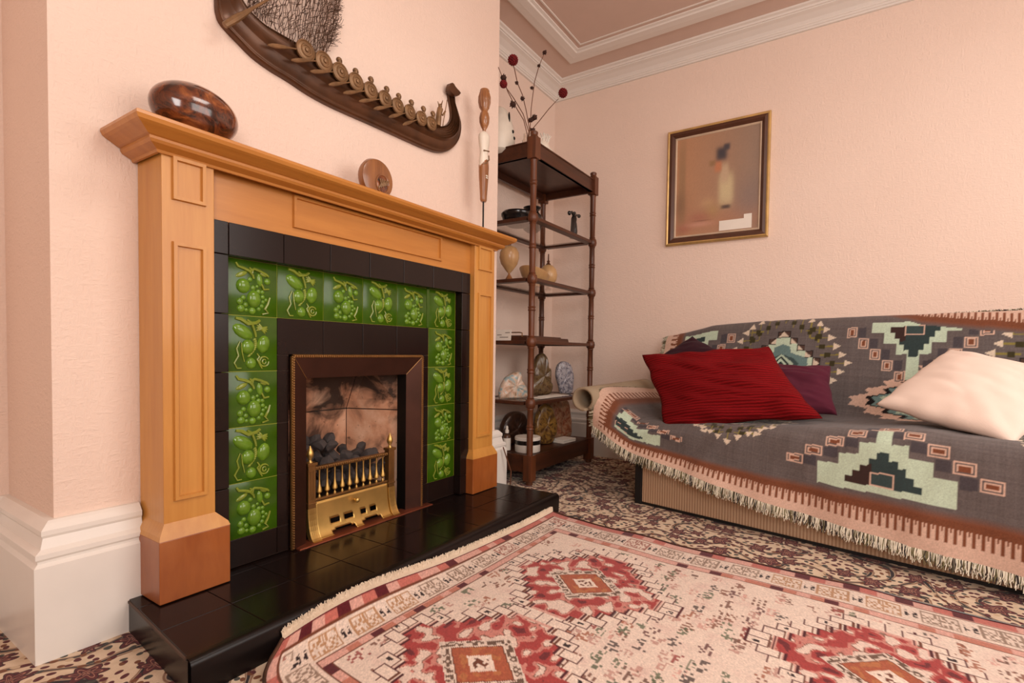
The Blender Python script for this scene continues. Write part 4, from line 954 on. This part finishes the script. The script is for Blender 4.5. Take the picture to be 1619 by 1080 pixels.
def hourglass(c, t0, sgn, h, W, Q, qs, ts, base):
    """stepped mint triangle, apex pointing along sgn from its base at t0; rows of spiral squares up both flanks"""
    a = np.abs(u_all-c); r = (t_all-t0)*sgn; st = np.maximum(0, 1+np.floor((r-base)/ts))
    wdt = np.maximum(W-qs*st, .022)
    paint((r >= 0) & (r < h) & (a < wdt), MINT)
    st2 = np.floor((r-.02)/(ts*.55)); w2 = W*.56-qs*.36*st2
    dk = (r > .02) & (a < w2)
    paint(dk, DTEAL); paint(dk & (u_all < c-.03) & (r < .085), C3(62, 44, 40))
    paint((r > .02) & (r < .062) & (a < .034), PINK); paint((r > .024) & (r < .058) & (a < .030), DTEAL*1.3)
    hw, hh = qs*.44, ts*.46
    for k in range(8):
        for sd in (-1, 1):
            cc = c+sd*(Q-qs*k); rt = base-ts*.5+ts*k; du = (u_all-cc)*sd; dr = np.abs(r-rt-hh); ad = np.abs(du)
            if Q-qs*k < 0 or r.max() < rt: continue
            paint((ad < hw) & (dr < hh), PINK); paint((ad < hw-.0042) & (dr < hh-.004), GREY*.9)
            paint((ad < hw-.0085) & (dr < hh-.0075), PINK); paint((ad < hw-.0125) & (dr < hh-.0105), BROWN)
            paint((du > -hw-qs*.7) & (du < -hw-.002) & (dr < hh*.95) & (a > wdt), DGREY)
def burst(c, tc, R=.13, arrows=True):
    du = np.abs(u_all-c); dt = np.abs(t_all-tc); m1 = du+dt*1.12
    if arrows:
        for k in range(-4, 5):
            off = k*.038; ln = R+.10-abs(k)*.024
            for ax, bx_ in ((u_all-c, t_all-tc), (t_all-tc, u_all-c)):
                for sg in (-1, 1):
                    al = ax*sg; pp = np.abs(bx_-off); st0 = max(R-abs(off)-.01, ln-.075)
                    paint((pp < .003) & (al > st0) & (al > ln-.08) & (al < ln), C3(140, 128, 66))
                    paint((pp < .011) & (np.abs(al-st0-.028) < .012), C3(62, 56, 32))
                    tip = (al-ln); paint((tip > -.001) & (tip < .030) & (pp < (.030-tip)*.5), CREAM)
    paint(m1 < R, MINT)
    sp = .034*np.abs((dt/.026) % 2-1)
    paint(du+dt*1.5 < R*.98-sp-.01, TEAL); paint(du+dt*1.9 < R*.62-sp*.6, DTEAL*1.6); paint(du+dt*1.3 < R*.36, MINT*.9)
    paint(m1 < R*.24, DTEAL*.5); paint(m1 < R*.17, MINT); paint(m1 < R*.09, DTEAL*.6)
    for k in range(5):
        f = (k+.35)/4.7; cu_, ct_ = R*f, R*(1-f)/1.12
        paint((np.abs(du-cu_) < .0165) & (np.abs(dt-ct_) < .0145), BLK); paint((np.abs(du-cu_) < .0135) & (np.abs(dt-ct_) < .0115), CREAM*.95)
        paint((np.abs(du-cu_) < .0135) & (np.abs(dt-ct_) < .0115) & ((du-cu_)+(dt-ct_) > 0), C3(84, 62, 54))
def zigburst(c, tc):
    du = np.abs(u_all-c); dt = np.abs(t_all-tc); zg = .034*np.abs((dt/.016) % 2-1); m = du*.60+dt*1.1+zg*.8
    for R, cc in ((.165, PINK), (.128, BLK), (.115, TEAL*1.3), (.098, MINT), (.08, BLK), (.066, PEACH), (.045, BLK), (.03, PINK)): paint((m < R), cc)
for c in (-.06, .93, 1.93):
    zigburst(c+.03, .90)
    hourglass(c, .125, 1, .215, .19, .265, .062, .037, .075); hourglass(c, 1.235, -1, .25, .15, .225, .046, .048, .045)
for c in (.42, 1.42):
    burst(c, 1.06, .165); burst(c, .43, .09)
# border: brown band and comb teeth along hem, left side and top edge
def border(e, along):
    paint(e < .105, BROWN*.9); m_ = (e >= .095) & (e < .118); f = ((e-.095)/.023)[..., None]
    cl[m_] = (BROWN*(1-f)+GREY*f)[m_]
    th = (along/.021) % 1.0; dep = .075
    paint((e < dep-.03) | ((e < dep) & (th > .42) & (e < dep-.004*0)), PINK*.97)
    paint((e < dep) & (e > .035) & (th <= .42), BROWN)
    paint((e < dep+.006) & (e > dep-.012) & (np.abs(th-.7) < .12), BROWN)
border(t_all, u_all)
lw = (u_all+.215); border(lw*1.0+0*t_all, t_all) if False else None
mk = (lw < t_all) & (lw < .12); save = cl.copy(); border(lw, t_all*.62); cl = np.where(mk[..., None], cl, save)
TR_S = np.interp(u_all, [-.3, .55, .95, 1.3, 2], [1.6, 1.5, 1.335, 1.285, 1.28]); tp = TR_S-t_all; cl[tp < 0] = PINK*.95; mk = (tp < .12) & (tp < lw); save = cl.copy(); border(tp, u_all); cl = np.where(mk[..., None], cl, save)
pos = np.array(SO)[None, None]+np.array(Sa)*SS[..., None]+np.array(Sn)*D_[..., None]; pos[..., 2] += Z_
def grid_object(name, pos, cl, mat, base, label, cat):
    n0, n1 = pos.shape[:2]; me = bpy.data.meshes.new(name); idx = np.arange(n0*n1).reshape(n0, n1)
    F_ = np.stack([idx[:-1, :-1], idx[1:, :-1], idx[1:, 1:], idx[:-1, 1:]], -1).reshape(-1, 4)
    me.vertices.add(n0*n1); me.vertices.foreach_set('co', (pos-np.array(base)).astype('f').ravel())
    me.loops.add(F_.size); me.loops.foreach_set('vertex_index', F_.astype('i').ravel()); me.polygons.add(len(F_)); me.polygons.foreach_set('loop_start', np.arange(0, F_.size, 4, dtype='i'))
    me.polygons.foreach_set('use_smooth', np.ones(len(F_), bool)); me.update(calc_edges=True)
    a = me.color_attributes.new('dye', 'FLOAT_COLOR', 'POINT'); a.data.foreach_set('color', np.concatenate([np.clip(cl.reshape(-1, 3), 0, 1), np.ones((n0*n1, 1))], 1).astype('f').ravel())
    me.materials.append(mat); o = bpy.data.objects.new(name, me); col.objects.link(o); o.location = base; return tag(o, label, cat) if label else o
tb = tuple(S(.9, .3, .4))
thr = grid_object('throw_blanket', pos, cl, M['dyed'], tb, 'grey geometric-patterned throw with fringed edges spread over the sofa', 'throw')
# fringe: short twisted strands along hem, left side and the top right edge
M['fr1'] = simple('fringe_cream', (228, 220, 200), .9); M['fr2'] = simple('fringe_olive', (116, 108, 76), .9); M['fr3'] = simple('fringe_dark', (50, 42, 40), .9)
def fringe(name, pts, outs, n, ln, parent, mats, jit=.006, rad=.0013):
    m = MB(); R_ = random.Random(n); P_ = [Vector(p) for p in pts]; L = [0]
    for a, b in zip(P_[:-1], P_[1:]): L.append(L[-1]+(b-a).length)
    for k in range(n):
        u = L[-1]*(k+R_.random())/n; i = max(0, min(len(P_)-2, int(np.searchsorted(L, u))-1)); f = (u-L[i])/max(1e-6, L[i+1]-L[i])
        p = P_[i].lerp(P_[i+1], f); d = Vector(outs[i]).lerp(Vector(outs[i+1]), f); l = ln*R_.uniform(.7, 1.15); j = lambda: Vector((R_.uniform(-jit, jit), R_.uniform(-jit, jit), R_.uniform(-jit*.5, jit*.5)))
        m.cur = R_.choice(range(len(mats))); m.tube([p-d*.003, p+d*l*.5+j()*.6, p+d*l+j()], [rad, rad*1.1, rad*.8], 3, False)
    o = m.build(name, mats, parent, fix=False); off = Vector((0, 0, 0)); pp = parent
    while pp: off += Vector(pp.location); pp = pp.parent
    o.location = -off; o['kind'] = 'stuff'; return o
hp_ = [tuple(pos[i, 0]) for i in range(0, Ns+1, 5)]
fringe('hem_fringe', hp_, [(-.25*Sn.x, -.25*Sn.y, -1)]*len(hp_), 1900, .034, thr, [M['fr1'], M['fr2'], M['fr3'], M['fr1']])
lp = [tuple(pos[0, j]) for j in range(0, NT_, 6)]
fringe('side_fringe', lp, [tuple(-Sa*.8+Vector((0, 0, -.2)))]*len(lp), 900, .026, thr, [M['fr1'], M['fr2'], M['fr2']])
# rear hem of the throw lies along the wall side of the back, seen at the right end
tr = [tuple(pos[i, min(NT_, int(np.searchsorted(T_[i], TR_S[i, 0])))]+np.array([0, 0, .003])) for i in range(int(Ns*.5), Ns, 6)]
fringe('rear_fringe', tr, [(.8, 0, .25)]*len(tr), 700, .02, thr, [M['fr1'], M['fr2'], M['fr3']])

# ------------------------------------------------------------------ cushions
def cushion(name, corners, th, mat, label, seed=0, wr=.006, pinch=.06, uvdir=None, n=44, puff=.55):
    """corners TL, TR, BR, BL in world; a stuffed square with pulled-in edges and soft creases"""
    TL_, TR_, BR_, BL_ = [Vector(c) for c in corners]; nrm = (TR_-TL_).cross(BL_-TL_).normalized(); ctr = (TL_+TR_+BR_+BL_)/4
    ax = ((TR_+BR_)-(TL_+BL_)).normalized(); ay = ((TL_+TR_)-(BL_+BR_)); ay = (ay-ax*ay.dot(ax)).normalized(); nrm = ax.cross(ay)
    m = sb(); P = [[], []]
    for side in (0, 1):
        sg = 1 if side == 0 else -1
        for i in range(n+1):
            row = []
            for j in range(n+1):
                u, v = i/n, j/n; a, b = 2*u-1, 2*v-1
                uu = .5+(u-.5)*(1-pinch*(1-b*b)*abs(a)**1.5*1.0); vv = .5+(v-.5)*(1-pinch*(1-a*a)*abs(b)**1.5)
                p = TL_.lerp(TR_, uu).lerp(BL_.lerp(BR_, uu), vv)
                h = (max(0, 1-a*a)**puff)*(max(0, 1-b*b)**puff)
                wob = Vector((mnoise.noise(Vector((u*4+seed, v*4, 7))), mnoise.noise(Vector((u*4+seed, v*4, 17))), 0))
                p = p+ax*wob.x*wr*1.5+ay*wob.y*wr*1.5
                ns = mnoise.noise(Vector((u*3+seed, v*3, side)))*.35+(abs(mnoise.noise(Vector((u*2+v*3+seed, v*7-u*2, side+9))))-.2)*.8+mnoise.noise(Vector((u*2.2+seed+v*5, v*9-u*4, side+3)))*.3
                rad = math.sin(math.atan2(b, a)*14+seed)*max(0, (a*a+b*b)-.5)*.25
                p = p+nrm*sg*(th*.5*h+wr*(ns+rad)*h**.4*3)
                row.append(tuple(p))
            P[side].append(row)
    m.grid(P[0]); m.grid([r[::-1] for r in P[1]])
    inv = Matrix((ax, ay, nrm)).to_4x4(); base = ctr; m.v = [tuple(inv @ (Vector(p)-base)) for p in m.v]
    o = m.build(name, mat, fix=False); bm = bmesh.new(); bm.from_mesh(o.data); bmesh.ops.remove_doubles(bm, verts=bm.verts, dist=.0004); bmesh.ops.recalc_face_normals(bm, faces=bm.faces); bm.to_mesh(o.data); bm.free()
    o.matrix_world = Matrix.Translation(base) @ Matrix((ax, ay, nrm)).transposed().to_4x4(); return tag(o, label, 'cushion')
M['redcord'] = fabric('red_corduroy', (130, 12, 18), ribs=('Y', 30, .006)); M['redcord'].node_tree.nodes['Principled BSDF'].inputs['Sheen Weight'].default_value = 0
cushion('red_cushion', [S(-.065, .14, .672), S(.475, .25, .716), S(.722, .10, .447), S(.125, .02, .345)], .16, M['redcord'], 'crimson ribbed cushion lying against the sofa arm in front of the plum ones', 2, .013)
cushion('plum_cushion', [S(-.17, .36, .62), S(.03, .47, .772), S(.36, .40, .63), S(.16, .28, .47)], .12, M['plumd'], 'dark plum cushion with its corner poking up behind the left of the crimson cushion', 5)
cushion('plum_cushion', [S(.36, .38, .64), S(.675, .40, .638), S(.735, .26, .446), S(.42, .22, .43)], .12, M['plum'], 'plum cotton cushion half hidden behind the right of the crimson cushion', 9, .008)
cushion('white_cushion', [S(1.055, .46, .712), S(1.42, .38, .60), S(1.24, .06, .425), S(.872, .17, .507)], .16, M['whitecot'], 'off-white cotton cushion lying cornerwise on the right of the sofa', 13, .0055, .03)
# ------------------------------------------------------------------ rug
UW, VL, DR = 1.27, 2.06, .0034
nu, nv = int(UW/DR), int(VL/DR)
U, V = np.meshgrid(np.linspace(0, UW, nu+1), np.linspace(0, VL, nv+1), indexing='ij')   # u from the far right corner leftwards, v towards the camera
cor = np.array([1.118, -.367]); eu = np.array([-1., .0]); ev = np.array([-.066, -.9978])
ed = .012*np.sin(V*5.2)*0+.006*np.sin(V*7+1)*(U < .4)
RX = cor[0]+eu[0]*U+ev[0]*V+ed; RY = cor[1]+eu[1]*U+ev[1]*V-.004*np.sin(U*9)*np.exp(-V/.1)
RX = RX+.095*(U/UW)**7*np.exp(-(V/.045)**1.3)
# the edge rides up against the front of the hearth, most at the left
ride = .012+.040*np.exp(-((U-.98)/.3)**2)
RZ = .010+ride*np.exp(-(V/.05)**1.3)+.003*np.sin(U*8+V*3)*np.sin(V*6)+.0025*np.sin(V*19)*np.exp(-U/.15)
RZ = np.maximum(RZ, .009)
CR, PK, RD, MAR, ORG, BRN, DK, GRN = C3(240, 218, 202), C3(220, 168, 154), C3(168, 48, 48), C3(92, 26, 34), C3(186, 106, 70), C3(116, 64, 44), C3(50, 34, 36), C3(78, 92, 66)
rc = np.tile(CR, (nu+1, nv+1, 1))
def smooth_noise(n0, n1, cells, amp):
    a = rng.normal(0, 1, (int(n0/cells)+2, int(n1/cells)+2)); x = np.linspace(0, a.shape[0]-1.001, n0); y = np.linspace(0, a.shape[1]-1.001, n1)
    xi, yi = x.astype(int), y.astype(int); fx_, fy_ = (x-xi)[:, None], (y-yi)[None, :]
    return amp*((a[xi][:, yi]*(1-fx_)+a[xi+1][:, yi]*fx_)*(1-fy_)+(a[xi][:, yi+1]*(1-fx_)+a[xi+1][:, yi+1]*fx_)*fy_)
blush = np.clip(smooth_noise(nu+1, nv+1, 12, .3)+smooth_noise(nu+1, nv+1, 3, .15), 0, .6)[..., None]
rc = rc*(1-blush*.6)+C3(216, 168, 160)*blush*.6
def rp(mask, c, a=1.): 
    k = int(mask.sum())
    if k: rc[mask] = rc[mask]*(1-a)+np.asarray(c)*a*(1+rng.normal(0, .06, (k, 1)))
hashn = lambda a, b=0: (np.sin(a*127.1+b*311.7)*43758.5453) % 1
HC = rng.random((4096,))
def hsh(i, j, k=0): return HC[(i.astype(int)*131+j.astype(int)*71+k*977) % 4096]
# scattered little animals: random 5x5 glyphs on a jittered lattice
def glyphs(cell, mask, cols, px=.0085, den=.75):
    ci, cj = np.floor(U/cell), np.floor(V/cell); jx_ = (hsh(ci, cj, 1)-.5)*cell*.35; jy_ = (hsh(ci, cj, 2)-.5)*cell*.35
    lx, ly = U-(ci+.5)*cell-jx_, V-(cj+.5)*cell-jy_; gi, gj = np.floor(lx/px+3.5), np.floor(ly/px+2.5)
    inside = (gi >= 0) & (gi < 7) & (gj >= 0) & (gj < 5); on = hsh(ci*7+gi, cj*5+gj, 5) < np.where((gj == 2), .62, .30)
    kind = hsh(ci, cj, 7); show = mask & inside & on & (hsh(ci, cj, 9) < den)
    for k, c in enumerate(cols): rp(show & (kind >= k/len(cols)) & (kind < (k+1)/len(cols)), c, .85)
field = (U > .185) & (U < UW-.16) & (V > .125)
glyphs(.062, field, [DK, BRN, GRN, RD*.8, BRN*.7, ORG*.8, BRN*1.3, MAR], .0068, .72)
glyphs(.043, field & (hsh(np.floor(U/.043), np.floor(V/.043), 3) < .5), [PK, BRN*1.4, PK*.8, GRN*1.3], .006, .8)
# borders: same recipe on every side, e = distance from the edge, a = position along it
def rborder(e, a, m):
    seg = np.floor(a/.041); h = hsh(seg, seg*0+3)
    rp(m & (e < .028), PK); rp(m & (e < .026) & (h < .45), C3(190, 92, 80), .8); rp(m & (e < .026) & (h > .82), MAR); rp(m & (e < .004), MAR*1.3)
    rp(m & (np.abs(e-.029) < .0018), BRN)
    b = (e > .031) & (e < .098); rp(m & b, CR*.97); c_ = np.floor(a/.118); la = a-(c_+.5)*.118
    box = b & (np.abs(la) < .040) & (np.abs(e-.0645) < .026)
    hh = hsh(c_, c_*0+8); bc = np.where((hh < .22)[..., None], C3(150, 64, 44), np.where((hh < .4)[..., None], C3(176, 120, 60), C3(128, 98, 76)))
    g1, g2 = np.floor((la+.04)/.0057), np.floor((e-.038)/.0057); pat = ((hsh(g1, g2, 11) < .42) | (np.abs(np.abs(la)-.0375) < .0024) | (np.abs(np.abs(e-.0645)-.0237) < .0022) | (np.abs(la) < .0022)) & box
    k_ = m & pat; rc[k_] = rc[k_]*.2+bc[k_]*.8
    mi = b & (np.abs(np.abs(la)-.051) < .005) & (np.abs(e-.0645) < .012); rp(m & mi & (hsh(g1, g2, 4) < .6), DK)
    rp(m & (np.abs(e-.1) < .0018), BRN); rp(m & (e > .102) & (e < .122), PK*1.05); seg = np.floor(a/.034); h = hsh(seg, seg*0+21)
    rp(m & (e > .103) & (e < .121) & (h < .35), C3(186, 100, 70), .7); rp(m & (e > .103) & (e < .121) & (h > .85), MAR); rp(m & (np.abs(e-.123) < .0018), BRN)
eR, eH, eL, eN = U, V, UW-U, VL-V
e_ = np.minimum(np.minimum(eR, eH), np.minimum(eL, eN))
rborder(eR*.72, V, (eR*.72 < eH) & (eR < .5)); rborder(eL*.9, V+.05, (eL*.9 < eH) & (eL < .5)); rborder(eH, U, (eH <= eR*.72) & (eH <= eL*.9) & (eH < .5))
# medallions: diamond heart, lattice ring, red stepped hexagon edged with cream cards
def medallion(cu, cv, k=1.):
    a, b = (U-cu)/k, (V-cv)/k; aa, ab = np.abs(a), np.abs(b); dm = aa/.083+ab/.098
    stp = np.floor((aa*1.0)/.034); hexr = ab+stp*.030    # stepped outline
    near = field & (hexr < .27) & (aa < .27)
    rp(near & (hexr < .245) & (aa < .235), PK*1.03); 
    n1 = smooth_noise(nu+1, nv+1, 6, 1.)
    inside = near & (hexr < .235) & (aa < .225)
    rp(inside, C3(206, 120, 108), .7); rp(inside & (n1 > .1), RD, .9); rp(inside & (n1 < -.35), CR, .9); rp(inside & (n1 > 1.1), MAR, .8); rp(inside & (np.abs(n1+.35) < .06), BRN, .8)
    rp(field & (np.abs(hexr-.24) < .003) & (aa < .238), MAR*.8); rp(field & (np.abs(hexr-.252) < .0025) & (aa < .25), BRN); 
    # cards
    ring = field & (hexr > .255) & (hexr < .305) & (aa < .285); ci = np.floor(a/.034); lx = (a-(ci+.5)*.034); rp(ring, CR*1.03); rp(ring & (np.abs(lx) > .0152), MAR*.9); rp(field & (np.abs(hexr-.305) < .0022) & (aa < .285), MAR*.9)
    rp(ring & (np.abs(lx) < .006) & (np.abs(hexr-.28) < .009) & (ci % 3 == 0) & (hsh(np.floor(U/.005), np.floor(V/.005), 2) < .75), DK)
    side = field & (aa > .235) & (aa < .285) & (hexr < .255); cj = np.floor(b/.036); ly = b-(cj+.5)*.036; rp(side, CR); rp(side & (np.abs(ly) > .0162), MAR*.9); rp(side & (np.abs(aa-.285) < .002), MAR)
    # lattice ring and heart
    rp(field & (dm < 1.42), CR*.9); tt = np.floor((a-b)/.0105); t2 = np.floor((a+b)/.0105)
    rp(field & (dm < 1.38) & (dm > 1.06) & ((hsh(tt, t2, 6) < .5)), C3(110, 84, 68)); rp(field & (np.abs(dm-1.05) < .035), CR*1.02); rp(field & (np.abs(dm-1.0) < .025), BRN)
    hrt = field & (dm < .98); rp(hrt, C3(176, 92, 62)); rp(hrt & (smooth_noise(nu+1, nv+1, 4, 1.) > .5), C3(196, 128, 76), .6)
    rp(field & (dm < .46), CR*1.05); rp(field & (dm < .30) & (hsh(np.floor(U/.007), np.floor(V/.007), 12) < .4), BRN)
for cu, cv in ((.463, .395), (.94, .385), (.46, 1.12), (.94, 1.11), (.46, 1.78), (.94, 1.78)): medallion(cu-.0, cv, .92)
rc *= (1+rng.normal(0, .07, rc.shape[:2]))[..., None]*.97
rpos = np.stack([RX, RY, RZ], -1)
rug = grid_object('patterned_rug', rpos, rc, M['dyed'], (.5, -1.2, 0), 'cream and red patterned rug with pale fringe lying against the front of the hearth', 'rug')
M['rf'] = simple('rug_fringe_wool', (222, 204, 180), .95, var=.08); 
rp_ = [tuple(rpos[i, 0]) for i in range(0, nu+1, 3)]
fringe('rug_fringe', rp_, [(0, .16, .75)]*len(rp_), 2600, .026, rug, [M['rf']], .004, .0016)
rl = [tuple(rpos[nu, j]) for j in range(0, int(nv*.4), 4)]
m = sb(); m.tube([(p[0], p[1], p[2]+.002) for p in rl], .004, 6); m.tube([(p[0]+.0015, p[1], p[2]+.001) for p in [tuple(rpos[0, j]) for j in range(0, nv, 5)]], .0028, 6); o = part(m, 'selvedge', M['ag_dark'], rug); o['kind'] = 'stuff'
